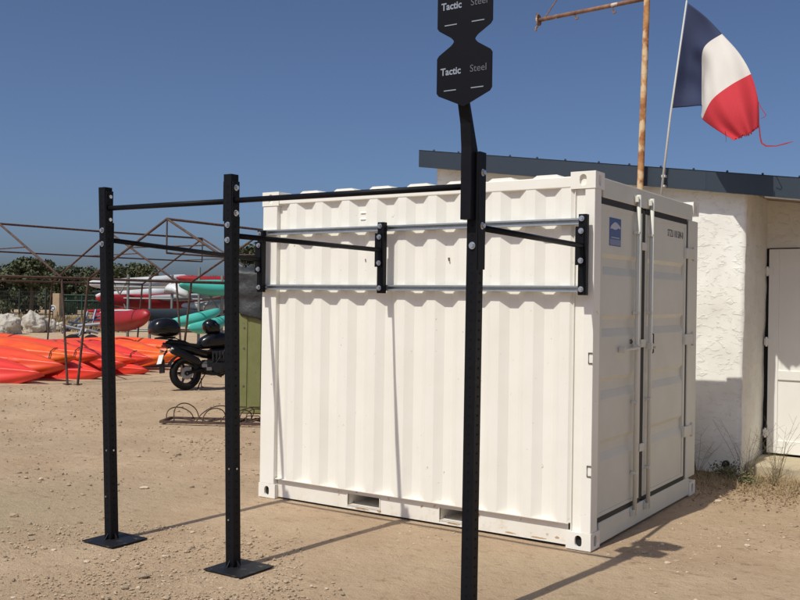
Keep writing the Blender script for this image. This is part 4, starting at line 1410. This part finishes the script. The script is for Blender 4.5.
# ------------------------------------------------------------------ kayaks
def hull(bm, Ln, bw, ht, T, pointy=1.0, n=20, deck=0.55, flute=0.0):
    """kayak, bow at local origin, body along -x; z up"""
    secs = []
    N = 26
    for k in range(N + 1):
        t = k / N
        wv = max(0.012, (math.sin(math.pi * min(1, max(0, t))) ** 0.72)) if 0 < t < 1 else 0.012
        if t < 0.5: wv = max(0.012, (1 - (1 - 2 * t) ** 1.9)) ** pointy
        else: wv = max(0.012, (1 - (2 * t - 1) ** 1.9)) ** pointy
        rock = 0.16 * (2 * t - 1) ** 2 * ht * 2.0
        hh = ht * (0.22 + 0.78 * wv ** 0.7) if 0 < t < 1 else ht * 0.16
        secs.append((-t * Ln, 0, rock + ht * 0.45, bw / 2 * wv, hh * deck, hh * (1 - deck)))
    loft(bm, secs, T, n, 1.55 if flute else 2.5, flute=flute)


def kayak(tip, head, pitch, roll, m, label, strap=False, Ln=3.9, bw=0.90, ht=0.50, group='orange kayaks heaped on the sand'):
    """tip = world point of the bow; head = direction of the bow in degrees from camera right, anticlockwise seen from above"""
    hd = RH * math.cos(rad(head)) + FH * math.sin(rad(head))
    hd = (hd * math.cos(rad(pitch)) + Vector((0, 0, math.sin(rad(pitch))))).normalized()
    sd_ = Vector((0, 0, 1)).cross(hd).normalized(); up = hd.cross(sd_)
    c, s = math.cos(rad(roll)), math.sin(rad(roll))
    s2 = sd_ * c + up * s; u2 = up * c - sd_ * s
    z0 = ht * (0.45 + 0.32)
    T = Matrix(((hd.x, s2.x, u2.x, tip.x), (hd.y, s2.y, u2.y, tip.y), (hd.z, s2.z, u2.z, tip.z), (0, 0, 0, 1))) @ Matrix.Translation((0, 0, -z0))
    mid = T @ Vector((-Ln / 2, 0, 0))
    o = thing('kayak', mid, label, 'kayak', group)
    bm = BM(); hull(bm, Ln, bw, ht, T, 1.0, n=48, flute=0.07)
    h = obj('hull', bm, m, o, smooth=True)
    bm = BM()
    zz = ht * 0.45 + ht * 0.50
    # deck ridge, cockpit rim and grab strap
    loft(bm, [(-0.25, 0, zz - 0.10, 0.012, 0.03, 0.02), (-0.7, 0, zz - 0.05, 0.05, 0.05, 0.05), (-1.2, 0, zz + 0.02, 0.08, 0.03, 0.05), (-1.35, 0, zz, 0.02, 0.01, 0.02)], T, 10, 2.2)
    obj('deck_ridge', bm, m, o, smooth=True)
    bm = BM()
    ring = []
    for k in range(25):
        a = 2 * math.pi * k / 24
        ring.append(T @ Vector((-Ln * 0.58 + 0.45 * math.cos(a), 0.20 * math.sin(a), zz + 0.01)))
    tube(bm, ring, 0.022, 6)
    obj('cockpit_rim', bm, m, o, smooth=True)
    if not strap:
        return o
    bm = BM()
    tube(bm, [T @ Vector((-0.52, y_, zz - 0.045 + z_)) for y_, z_ in ((-0.20, -0.045), (-0.12, 0.045), (0, 0.100), (0.12, 0.045), (0.20, -0.045))], 0.010, 6)
    obj('strap', bm, M['strap'], o)
    return o


KA = [
    # px, py, D, head, pitch, roll, material, label
    (45, 375, 17.9, -12, -2, 52, 'kayak_red', 'coral red kayak lowest at the left end of the heap, bow touching the sand'),
    (67, 367, 18.4, -13, -3, 50, 'kayak', 'orange red kayak lying on edge, second from the left end of the heap'),
    (77, 358, 19.0, -13, -3, 48, 'kayak_orange', 'yellow orange kayak just left of the crossing rusty legs, third in the heap'),
    (101, 357, 19.5, -14, -3, 46, 'kayak', 'orange kayak with its bow just left of the leftmost black post, fourth in the heap'),
    (60, 345, 20.2, -8, -1, 35, 'kayak_orange', 'yellow orange kayak lying along the top of the heap at the left'),
    (127, 365, 19.9, -17, -3, 54, 'kayak_red', 'coral red kayak with bow low just right of the leftmost black post'),
    (137, 361, 20.4, -18, -3, 52, 'kayak', 'orange kayak with shiny bow, second to the right of the leftmost black post'),
    (154, 360, 20.9, -19, -3, 50, 'kayak_red', 'red kayak with a long highlight whose bow points at the motorcycle number plate'),
    (177, 357, 21.5, -19, -3, 48, 'kayak_orange', 'orange kayak partly hidden behind the motorcycle rear mudguard'),
    (206, 352, 22.4, -16, -2, 40, 'kayak_orange', 'orange kayak seen behind the motorcycle seat, at the right end of the heap'),
    (106, 374, 19.0, -14, -1, 60, 'kayak_red', 'red kayak at the bottom of the heap behind the crossing rusty legs'),
    (150, 371, 20.3, -18, -1, 64, 'kayak_red', 'dark red kayak at the bottom of the heap in front of the motorcycle rear wheel'),
]
for k, (px, py, D, hdg, pit, rol, mm, lab) in enumerate(KA):
    kayak(at(px, py, D), hdg, pit, rol, M[mm], lab, strap=k in (2, 3, 7))


# ------------------------------------------------------------------ boats on the racks further back
def boat(p0, p1, bw, ht, m, label, name='canoe', cat='canoe', roll=0, pointy=0.8, m2=None):
    p0 = Vector(p0); p1 = Vector(p1)
    hd = (p0 - p1).normalized(); Ln = (p0 - p1).length
    sd_ = Vector((0, 0, 1)).cross(hd).normalized(); up = hd.cross(sd_)
    c, s = math.cos(rad(roll)), math.sin(rad(roll))
    s2 = sd_ * c + up * s; u2 = up * c - sd_ * s
    T = Matrix(((hd.x, s2.x, u2.x, p0.x), (hd.y, s2.y, u2.y, p0.y), (hd.z, s2.z, u2.z, p0.z), (0, 0, 0, 1))) @ Matrix.Translation((0, 0, -ht * 0.45))
    o = thing(name, (p0 + p1) / 2, label, cat)
    bm = BM(); hull(bm, Ln, bw, ht, T, pointy)
    obj('hull', bm, m, o, smooth=True)
    if m2 is None:
        return o
    bm = BM()
    pts = []
    for k in range(31):
        a = 2 * math.pi * k / 30
        pts.append(T @ Vector((-Ln / 2 + Ln * 0.36 * math.cos(a), bw * 0.36 * math.sin(a), ht * (0.45 + 0.50))))
    tube(bm, pts, 0.03, 6)
    obj('gunwale', bm, m2 or m, o, smooth=True)
    return o


DB = 29.0
boat(at(88, 288, DB + 1), at(188, 281, DB + 3.2), 0.62, 0.42, M['hull_white'], 'long white hull on the topmost level of the boat rack, pointed end left')
boat(at(96, 299.5, DB), at(192, 290.5, DB + 2.2), 0.55, 0.34, M['hull_white'], 'slim white hull tilted up to the right on the rack below the topmost one')
boat(at(96, 304, DB - 0.5), at(228, 302, DB + 3), 0.6, 0.50, M['hull_red'], 'long red canoe lying level across the middle of the boat rack')
boat(at(84, 313, DB + 1.5), at(160, 308, DB + 3), 0.40, 0.16, M['hull_red'], 'thin red board with a pale underside under the long red canoe', name='board', cat='board')
boat(at(147, 321, DB - 3), at(92, 324, DB + 0.2), 0.75, 0.54, M['hull_red'], 'wide red canoe with a white rim lying low behind the kayak heap', roll=-18, pointy=0.55, m2=M['hull_white'])
boat(at(136, 319, DB - 1.5), at(232, 316, DB + 1.5), 0.8, 0.50, M['hull_navy'], 'boat wrapped in a dark navy cover behind the motorcycle top box', name='covered_boat', cat='boat')
boat(at(182, 309.5, DB), at(246, 304, DB + 1), 0.6, 0.34, M['hull_silver'], 'silver grey hull on the rack at the right, below the teal kayak')
boat(at(178, 289, DB - 1), at(250, 288, DB + 1), 0.7, 0.40, M['hull_teal'], 'teal kayak high on the rack just left of the middle black post', name='kayak', cat='kayak', roll=-25)
boat(at(176, 281, DB + 1), at(250, 282, DB + 2), 0.5, 0.30, M['hull_red'], 'red hull highest at the right of the rack, above the teal kayak')
boat(at(172, 326, DB - 3.2), at(222, 314, DB - 2.2), 0.5, 0.34, M['hull_teal'], 'teal kayak sloping up behind the motorcycle, left of the helmet', name='kayak', cat='kayak', roll=20)
boat(at(190, 332, DB - 3.8), at(230, 322, DB - 2.6), 0.5, 0.36, M['hull_teal'], 'lower teal kayak directly behind the motorcycle helmet', name='kayak', cat='kayak', roll=20)
boat(at(150, 300, DB + 0.6), at(226, 296, DB + 2.6), 0.45, 0.24, M['hull_silver'], 'slim silver grey hull between the long red canoe and the white sail bundle')
boat(at(92, 294, DB + 1.6), at(150, 295, DB + 3.4), 0.40, 0.20, M['hull_navy'], 'small dark hull tucked between the two white hulls on the rack')
# a white dinghy cover / sail bundle in the middle
bm = BM()
q = at(176, 292, DB)
loft(bm, [(-0.45, 0, 0.0, 0.1, 0.08, 0.08), (-0.2, 0, 0.1, 0.25, 0.16, 0.14), (0.1, 0, 0.05, 0.28, 0.2, 0.14), (0.35, 0, -0.05, 0.2, 0.12, 0.1), (0.5, 0, -0.1, 0.05, 0.04, 0.04)], Matrix.Translation(q), 14, 2)
for v in bm.verts:
    v.co += Vector((0, 0, 0.06 * mnoise.noise(v.co * 4)))
sb_ = obj('sail_bundle', bm, M['hull_white'], None, smooth=True)
tag(sb_, 'crumpled white sail bundle on the rack left of the teal kayak', 'sail')

rk = thing('boat_rack', gnd(150, DB + 1), 'grey steel boat rack with upright posts carrying the stacked hulls', 'boat rack')
for px in (112, 128, 150, 172, 199, 222):
    for dd in (0.0, 1.6):
        bm = BM()
        a = gnd(px, DB + dd, 0); b = Vector(a); b.z = 2.35 if px != 199 else 2.6
        tube(bm, [a, b], 0.045, 6)
        obj('post', bm, M['steel'], rk)
for z in (0.75, 1.30, 1.75, 2.1):
    bm = BM()
    for dd in (0.0, 1.6):
        tube(bm, [gnd(106, DB + dd, z - 0.14), gnd(228, DB + dd, z - 0.14)], 0.03, 6)
    obj('rail', bm, M['steel'], rk)
for px, s in ((112, 14), (128, -16), (199, 20), (222, -18)):
    bm = BM()
    tube(bm, [gnd(px, DB, 2.2), gnd(px + s, DB, 1.3)], 0.025, 6)
    obj('diagonal_brace', bm, M['steel'], rk)

tr = thing('boat_trailer', gnd(82, 27), 'small blue grey boat trailer with one dark wheel, behind the kayak heap', 'trailer')
bm = BM()
for a, b in (((62, 333), (100, 316)), ((72, 336), (100, 330)), ((68, 322), (98, 326)), ((80, 336), (88, 312)), ((90, 334), (96, 310)), ((66, 330), (80, 318)), ((84, 320), (100, 320))):
    tube(bm, [at(a[0], a[1], 27), at(b[0], b[1], 27.5)], 0.035, 6)
obj('frame', bm, M['trailer_blue'], tr)
bm = BM()
for a, b in (((64, 326), (82, 330)), ((78, 326), (100, 324)), ((86, 330), (98, 333))):
    tube(bm, [at(a[0], a[1], 26.9), at(b[0], b[1], 27.2)], 0.05, 6)
obj('roller', bm, M['hull_silver'], tr)
for px in (73, 92):
    bm = BM()
    ctr = gnd(px, 26.6, 0.29)
    pts = [ctr + RH * 0.21 * math.cos(2 * math.pi * k / 20) + Vector((0, 0, 0.21 * math.sin(2 * math.pi * k / 20))) for k in range(21)]
    tube(bm, pts, 0.085, 8)
    tube(bm, [ctr - FH * 0.05, ctr + FH * 0.05], 0.14, 12)
    obj('wheel', bm, M['tyre'], tr, smooth=True)


# ------------------------------------------------------------------ rocks, pillar, gate, fence
def rock(px, D, w_, h_, label, seed, d_=None):
    c = gnd(px, D)
    bm = BM()
    bmesh.ops.create_icosphere(bm, subdivisions=4, radius=1)
    d_ = d_ or w_ * 0.8
    off = Vector((seed * 3.1, seed * 1.7, seed))
    for v in bm.verts:
        n_ = v.co.normalized()
        k = 1 + 0.32 * mnoise.noise(n_ * 1.3 + off) + 0.16 * mnoise.noise(n_ * 3.1 + off) + 0.05 * mnoise.noise(n_ * 8 + off)
        f_ = mnoise.cell(n_ * 2.2 + off)
        k *= 1 + 0.06 * f_
        v.co = c + RH * (n_.x * k * w_ / 2) + FH * (n_.y * k * d_ / 2) + Vector((0, 0, max(-0.02, h_ * 0.36 + n_.z * k * h_ * 0.64)))
    o = obj('rock', bm, M['rock'])
    tag(o, label, 'rock')


rock(8, 40, 1.15, 0.86, 'biggest white limestone rock at the left edge of the photo, beyond the kayaks', 1)
rock(-3, 37.5, 0.7, 0.42, 'low grey rock cut off by the left edge of the photo, before the biggest rock', 6)
rock(34, 42, 0.95, 0.86, 'pale rock with a sloping top, in the middle of the row behind the kayaks', 2)
rock(50, 42.5, 0.55, 0.62, 'smaller pale rock just left of the sandstone pillar', 3)
rock(60, 43.5, 0.70, 0.42, 'flat pale rock lying at the foot of the sandstone pillar', 4)

bm = BM()
pc_ = gnd(57.2, 53)
obox(bm, pc_ + Vector((0, 0, 0.88)), RH, FH, (0, 0, 1), 0.19, 0.19, 0.88)
pl = obj('gate_pillar', bm, M['pillar'], None, bevel=0.02)
tag(pl, 'square sandstone gate pillar between the mesh fence and the green gate', 'pillar')

gt = thing('gate', gnd(80, 54), 'dark green metal mesh gate right of the sandstone pillar', 'gate')
gx0, gx1 = gnd(62, 54), gnd(122, 55)
bm = BM()
for z in (0.10, 1.68, 1.35):
    tube(bm, [gx0 + Vector((0, 0, z)), gx1 + Vector((0, 0, z))], 0.045, 6)
for t in (0.0, 0.33, 0.66, 1.0):
    p = gx0.lerp(gx1, t)
    tube(bm, [p, p + Vector((0, 0, 1.72))], 0.05, 6)
obj('gate_frame', bm, M['green_metal'], gt)
bm = BM()
for k in range(1, 50):
    p = gx0.lerp(gx1, k / 50)
    tube(bm, [p + Vector((0, 0, 0.1)), p + Vector((0, 0, 1.68))], 0.011, 4, cap=False)
obj('mesh_infill', bm, M['green_metal'], gt)

fe = thing('mesh_fence', gnd(20, 55), 'dark wire mesh fence on thin posts behind the rocks, left of the pillar', 'fence')
f0, f1 = gnd(-60, 56), gnd(53, 55)
for px in (-52, -16, 20, 46):
    p = f0.lerp(f1, (px + 60) / 113)
    bm = BM(); tube(bm, [p, p + Vector((0, 0, 2.0))], 0.055, 6)
    obj('post', bm, M['dark_post'], fe)
bm = BM()
for k in range(80):
    p = f0.lerp(f1, k / 79)
    tube(bm, [p, p + Vector((0, 0, 1.9))], 0.008, 3, cap=False)
for z in np.arange(0.1, 2.0, 0.25):
    tube(bm, [f0 + Vector((0, 0, z)), f1 + Vector((0, 0, z))], 0.008, 3, cap=False)
obj('mesh_infill', bm, M['dark_post'], fe)

rs = thing('round_sign', gnd(53, 52.5, 0.55), 'small white round notice beside the sandstone pillar', 'sign')
c = gnd(53, 52.5, 0.95)
bm = BM()
prism(bm, [c + RH * 0.17 * math.cos(2 * math.pi * k / 20) + Vector((0, 0, 0.17 * math.sin(2 * math.pi * k / 20))) for k in range(20)], FH * 0.01)
obj('disc', bm, M['trim'], rs)
bm = BM()
pts = [c - FH * 0.012 + RH * 0.10 * math.cos(2 * math.pi * k / 16) + Vector((0, 0, 0.10 * math.sin(2 * math.pi * k / 16))) for k in range(17)]
tube(bm, pts, 0.02, 4)
obj('ring', bm, M['trailer_blue'], rs)
bm = BM(); tube(bm, [gnd(53, 52.6, 0), gnd(53, 52.6, 1.1)], 0.025, 6)
obj('stake', bm, M['dark_post'], rs)

# ------------------------------------------------------------------ trees
rng = np.random.default_rng(11)


def foliage(centres, radii, n, leaf, flat=0.8):
    """leaf-sized quads spread through clumps"""
    C_ = np.array(centres); R_ = np.array(radii)
    pw = R_ ** 2; pw = pw / pw.sum()
    idx = rng.choice(len(C_), n, p=pw)
    d = rng.normal(size=(n, 3)); d /= np.linalg.norm(d, axis=1)[:, None]
    r = R_[idx] * (0.62 + 0.42 * rng.random(n)) * np.where(rng.random(n) < 0.25, rng.random(n), 1)
    P = C_[idx] + d * r[:, None] * np.array([1, 1, flat])
    a = rng.normal(size=(n, 3)); a /= np.linalg.norm(a, axis=1)[:, None]
    b = np.cross(a, d + 0.5 * rng.normal(size=(n, 3))); b /= (np.linalg.norm(b, axis=1)[:, None] + 1e-9)
    s = (leaf * (0.5 + rng.random(n)))[:, None]
    V = np.stack([P - a * s - b * s * 0.5, P + a * s - b * s * 0.5, P + a * s * 0.7 + b * s * 0.6, P - a * s * 0.7 + b * s * 0.6], 1).reshape(-1, 3)
    F = np.arange(4 * n).reshape(-1, 4).tolist()
    return V, F


def tree(px, D, top, w_, label, m='leaf', n=6500, leaf=0.115, low=0.14, name='pine_tree', group='trees along the horizon'):
    base = gnd(px, D)
    o = thing(name, base, label, 'tree', group)
    bm = BM()
    pts = [base, base + RH * 0.1 + Vector((0, 0, top * 0.35)), base - RH * 0.05 + Vector((0, 0, top * 0.75))]
    tube(bm, pts, [0.20, 0.15, 0.07], 8)
    for k in range(6):
        a = k * 1.1
        s = base + Vector((0, 0, top * (0.30 + 0.07 * k)))
        tube(bm, [s, s + RH * (w_ * 0.28 * math.cos(a)) + FH * (w_ * 0.28 * math.sin(a)) + Vector((0, 0, top * 0.18))], [0.07, 0.025], 6)
    obj('trunk', bm, M['bark'], o, smooth=True)
    cs, rs_ = [], []
    for k in range(15):
        a = rng.random() * 2 * math.pi; q = math.sqrt(rng.random()) * w_ * 0.40
        hz = top * (low + (1 - low) * rng.random() ** 0.8)
        rad_ = w_ * (0.12 + 0.10 * rng.random())
        hz = min(hz, top - rad_ * 0.75) - 0.12 * (q / (w_ * 0.4)) ** 2 * top * 0.6
        p = RH * (q * math.cos(a)) + FH * (q * math.sin(a)) + Vector((0, 0, hz))
        cs.append(tuple(p)); rs_.append(rad_)
    V, F = foliage(cs, rs_, n, leaf)
    cr_ = raw('crown', V, F, [M[m]], parent=o)
    return o


TR = [
    (-22, 84, 4.9, 5.6, 'dark pine at the very left edge of the photo, behind the mesh fence', 'leaf'),
    (4, 80, 4.35, 5.4, 'dark rounded pine behind the biggest rock', 'leaf'),
    (31, 78, 4.75, 4.2, 'bushy pine behind the pale rock with the sloping top', 'leaf'),
    (52, 92, 4.2, 3.6, 'lower pine behind the sandstone pillar', 'leaf2'),
    (75, 82, 4.55, 5.0, 'broad pine behind the green gate', 'leaf'),
    (99, 86, 4.1, 4.0, 'pine behind the leftmost black post', 'leaf'),
    (134, 74, 4.35, 4.6, 'prominent rounded pine right of the leftmost black post', 'leaf2'),
    (114, 98, 3.8, 3.8, 'low dark pine beside the prominent rounded one', 'leaf'),
    (158, 100, 3.7, 5.2, 'low pine behind the topmost white hull', 'leaf'),
    (182, 92, 3.7, 5.6, 'wide flat-topped pine under the rusty gable', 'leaf2'),
    (210, 98, 3.9, 5.6, 'flat-topped pine behind the teal kayak', 'leaf'),
    (240, 92, 4.0, 5.4, 'dark pine behind the middle black post', 'leaf'),
]
for px, D, top, w_, lab, mm in TR:
    tree(px, D, top, w_, lab, mm)
tree(258, 21, 2.92, 1.5, 'green leafy shrub rising behind the grey tarpaulin', 'leaf2', n=2200, leaf=0.05, low=0.2, name='shrub', group=None)

# hedge line that closes the view low behind the trees: a far wood nobody could count
V, F = [], []
cs, rs_ = [], []
for k in range(150):
    px = -120 + k * 3.2
    p = gnd(px, 104 + 8 * rng.random(), 0.4 + 1.9 * rng.random())
    cs.append(tuple(p)); rs_.append(1.0 + 0.7 * rng.random())
V, F = foliage(cs, rs_, 34000, 0.17)
hg = raw('woodland', V, F, [M['leaf']])
tag(hg, 'dark band of low woodland along the horizon behind the pines', 'woodland', kind='stuff')

# ------------------------------------------------------------------ dry grass, weeds, litter
def blades(points, hgt, wdt, m, name, lean=0.5, n_seg=2):
    V, F = [], []
    for p in points:
        a = random.uniform(0, 2 * math.pi)
        d = Vector((math.cos(a), math.sin(a), 0)); s = Vector((-d.y, d.x, 0))
        h = hgt * random.uniform(0.4, 1.2); l_ = lean * random.random() * h
        w0 = wdt * random.uniform(0.6, 1.2)
        i = len(V)
        p = Vector(p)
        V += [p - s * w0, p + s * w0, p + d * l_ * 0.4 + Vector((0, 0, h * 0.6)) + s * w0 * 0.7, p + d * l_ * 0.4 + Vector((0, 0, h * 0.6)) - s * w0 * 0.7, p + d * l_ + Vector((0, 0, h))]
        F += [(i, i + 1, i + 2, i + 3), (i + 3, i + 2, i + 4)]
    return raw(name, V, F, [m])


pts = []
for k in range(5200):
    px = random.uniform(-40, 130)
    D = random.uniform(43, 56)
    pts.append(gnd(px, D))
g = blades(pts, 0.55, 0.03, M['drygrass'], 'dry_grass')
tag(g, 'strip of dry straw coloured grass along the foot of the mesh fence', 'grass', kind='stuff')


def weed(base, hgt, spread, n, label, m='twig', leafm=None, seed=0, th=0.0032):
    r = random.Random(seed)
    o = thing('weed', base, label, 'weed')
    bm = BM()
    lv = []
    for k in range(n):
        a = r.uniform(0, 2 * math.pi); t = r.uniform(0.1, 1)
        h = hgt * r.uniform(0.45, 1.0)
        d = Vector((math.cos(a), math.sin(a), 0)) * spread * t
        if d.y > 0 and base.y > 3.3: d.y *= 0.15
        p0 = base + d * 0.08
        p1 = base + d * 0.45 + Vector((r.uniform(-.03, .03), r.uniform(-.03, .03), h * 0.55))
        p2 = base + d + Vector((0, 0, h))
        tube(bm, [p0, p1, p2], [th, th * 0.8, th * 0.45], 4)
        for q in range(3):
            f = r.uniform(0.3, 0.9)
            s = p0.lerp(p1, f / 0.5) if f < 0.5 else p1.lerp(p2, (f - 0.5) / 0.5)
            e = s + Vector((r.uniform(-.12, .12), r.uniform(-.12, .04), r.uniform(0.0, .12))) * (spread / 0.3) ** 0.5
            tube(bm, [s, e], [th * 0.6, th * 0.35], 3)
            lv += [s.lerp(e, 0.5), e, s]
    obj('stems', bm, M[m], o)
    if leafm:
        V, F = [], []
        for p in lv:
            for q in range(3):
                c = p + Vector((r.uniform(-.025, .025), r.uniform(-.025, .025), r.uniform(-.02, .02)))
                a = Vector((r.gauss(0, 1), r.gauss(0, 1), r.gauss(0, 1))).normalized() * r.uniform(0.008, 0.017)
                b = a.orthogonal() * 0.45
                i = len(V)
                V += [c - a - base, c + b - base, c + a - base, c - b - base]
                F.append((i, i + 1, i + 2, i + 3))
        raw('leaves', V, F, [M[leafm]], parent=o)
    return o


weed(Vector((0.20, 3.50, 0.0)), 0.58, 0.38, 14, 'tall dry twiggy weed in front of the recess beside the white door', 'twig', None, 3, 0.0018)
weed(Vector((0.46, 3.62, 0.0)), 0.64, 0.34, 13, 'tall dry weed at the right edge, in front of the white door', 'twig', None, 4, 0.0018)
weed(Vector((-0.28, 3.50, 0.0)), 0.42, 0.40, 14, 'low scrambling dry weed at the wall foot behind the container corner', 'twig', None, 5, 0.0018)
weed(Vector((0.04, 3.44, 0.0)), 0.10, 0.18, 12, 'small green weed at the foot of the wall corner', 'weedgreen', 'weedgreen', 6, 0.002)
weed(Vector((0.28, 3.15, 0.0)), 0.07, 0.22, 9, 'small green weed in the sun in front of the recess', 'weedgreen', 'weedgreen', 8, 0.002)
weed(Vector((0.50, 3.25, 0.0)), 0.24, 0.22, 12, 'dry ankle-high weed at the right edge, nearest the camera', 'twig', None, 9, 0.002)

pts = []
for k in range(2600):
    x = random.uniform(-0.35, 1.2); y = random.uniform(2.55, 3.58)
    if random.random() > (y - 2.4) / 1.1: continue
    pts.append((x, y, -0.005))
g = blades(pts, 0.085, 0.0022, M['drygrass'], 'withered_grass', lean=1.6)
tag(g, 'short withered grass at the foot of the white building wall', 'grass', kind='stuff')
V, F = [], []
for k in range(2600):
    x = random.gauss(0.35, 0.55); y = random.gauss(2.95, 0.42)
    if y > 3.57 or (x < 0.02 and y < 2.46): continue
    c = Vector((x, y, 0.002 + random.random() * 0.016))
    a = Vector((random.gauss(0, 1), random.gauss(0, 1), random.gauss(0, 0.35))).normalized() * random.uniform(0.007, 0.024)
    b = Vector((-a.y, a.x, random.gauss(0, 0.006))) * random.uniform(0.25, 0.6)
    i = len(V)
    V += [c - a, c + b, c + a, c - b]
    F.append((i, i + 1, i + 2, i + 3))
g = raw('leaf_litter', V, F, [M['litter']])
tag(g, 'brown dead leaves and twigs scattered on the sand by the building', 'leaf litter', kind='stuff')

# dark drain pipe end low in the wall
bm = BM()
tube(bm, [(-0.02, 3.62, 0.10), (-0.02, 3.565, 0.10)], 0.035, 12)
obj('drain_outlet', bm, M['void'], bld)


# ------------------------------------------------------------------ gravel and stones
def gravel():
    t = (1 + 5 ** 0.5) / 2
    iv = np.array([(-1, t, 0), (1, t, 0), (-1, -t, 0), (1, -t, 0), (0, -1, t), (0, 1, t), (0, -1, -t), (0, 1, -t), (t, 0, -1), (t, 0, 1), (-t, 0, -1), (-t, 0, 1)], float)
    iv /= np.linalg.norm(iv[0])
    ifc = np.array([(0, 11, 5), (0, 5, 1), (0, 1, 7), (0, 7, 10), (0, 10, 11), (1, 5, 9), (5, 11, 4), (11, 10, 2), (10, 7, 6), (7, 1, 8), (3, 9, 4), (3, 4, 2), (3, 2, 6), (3, 6, 8), (3, 8, 9), (4, 9, 5), (2, 4, 11), (6, 2, 10), (8, 6, 7), (9, 8, 1)])
    pos, siz = [], []
    r = random.Random(21)
    tries = 0
    while len(pos) < 15000 and tries < 200000:
        tries += 1
        D = 3.6 * (13.0 / 3.6) ** r.random()
        X = r.uniform(-0.5, 0.5) * D
        p = cam_pt(X, D, 0)
        if -3.05 < p.x < 0.05 and -0.03 < p.y < 2.5: continue
        if p.y > 3.55: continue
        if abs(p.y + 1.69) < 0.17 and (abs(p.x + 2.80) < 0.17 or abs(p.x + 1.64) < 0.17 or abs(p.x - 0.03) < 0.17): continue
        dens = 0.22 + 1.1 * mnoise.noise((p.x * 0.7, p.y * 0.7, 3.3)) + (0.60 if X < -0.1 * D and D < 7 else -0.12)
        if r.random() > dens: continue
        s = 0.0030 * math.exp(r.gauss(0.25, 0.60))
        if r.random() < 0.02: s *= 2.0
        pos.append((p.x, p.y)); siz.append(min(s, 0.019))
    near_n = len(pos)
    for k in range(3200):
        D = r.uniform(8.0, 17.5); X = r.uniform(-0.5, -0.02) * D
        p = cam_pt(X, D, 0)
        if -3.05 < p.x < 0.05 and -0.05 < p.y < 2.5: continue
        if mnoise.noise((p.x * 0.8, p.y * 0.8, 9.1)) < r.uniform(-0.5, 0.5): continue
        pos.append((p.x, p.y)); siz.append(min(0.030, 0.006 * math.exp(r.gauss(0.3, 0.5))))
    pos = np.array(pos); siz = np.array(siz); n = len(pos)
    g_ = np.random.default_rng(5)
    sc = siz[:, None] * (0.6 + 0.8 * g_.random((n, 3))); sc[:, 2] *= 0.6
    ang = g_.random(n) * 6.283
    jit = 1 + 0.25 * (g_.random((n, 12, 3)) - 0.5)
    P = iv[None] * jit * sc[:, None, :]
    ca, sa = np.cos(ang)[:, None], np.sin(ang)[:, None]
    x = P[:, :, 0] * ca - P[:, :, 1] * sa; y = P[:, :, 0] * sa + P[:, :, 1] * ca
    V = np.stack([x + pos[:, 0:1], y + pos[:, 1:2], P[:, :, 2] + (sc[:, 2] * 0.35)[:, None] - 0.006], -1).reshape(-1, 3)
    F = (ifc[None] + (np.arange(n) * 12)[:, None, None]).reshape(-1, 3)
    mc = g_.choice(3, n, p=[0.70, 0.12, 0.18])
    mc[near_n:] = g_.choice(3, n - near_n, p=[0.40, 0.05, 0.55])
    mi = np.repeat(mc, 20)
    o = raw('gravel', V, F.tolist(), [M['peb1'], M['peb2'], M['peb3']], mi.tolist())
    tag(o, 'small loose stones and grit strewn over the sandy ground', 'gravel', kind='stuff')


gravel()


def stone(px, py, w_, h_, label, seed, m='peb1'):
    h = 299.5 + (px - 400) * 0.0138
    D = 1.697 * 941.8 / (py - h)
    c = gnd(px, D)
    bm = BM()
    bmesh.ops.create_icosphere(bm, subdivisions=3, radius=1)
    off = Vector((seed * 2.3, seed, seed * 4.1))
    for v in bm.verts:
        n_ = v.co.normalized()
        k = 1 + 0.35 * mnoise.noise(n_ * 1.4 + off) + 0.12 * mnoise.noise(n_ * 4 + off)
        v.co = c + RH * (n_.x * k * w_ / 2) + FH * (n_.y * k * w_ * 0.3) + RH * (n_.y * k * w_ * 0.1) + Vector((0, 0, n_.z * k * h_ / 2 + h_ * 0.25 - 0.006))
    o = obj('stone', bm, M[m])
    tag(o, label, 'stone')


stone(146, 577, 0.088, 0.035, 'long flat grey-tan stone below the leftmost base plate', 1, 'peb3')
stone(17, 516, 0.060, 0.035, 'stone alone on the greyish ground at the left edge', 2, 'peb1')
stone(147, 488, 0.080, 0.028, 'flat pale stone on the sand between the two left posts', 3, 'peb2')
stone(129, 588, 0.045, 0.028, 'small dark stone next to the long flat one', 4, 'peb3')
stone(83, 523, 0.040, 0.026, 'small brown stone left of the leftmost base plate', 5, 'peb3')
stone(721, 501, 0.065, 0.022, 'white flat stone in the sun before the wall weeds', 6, 'peb2')
stone(671, 563, 0.045, 0.020, 'pale pebble in the sun just below the sign shadow', 7, 'peb2')
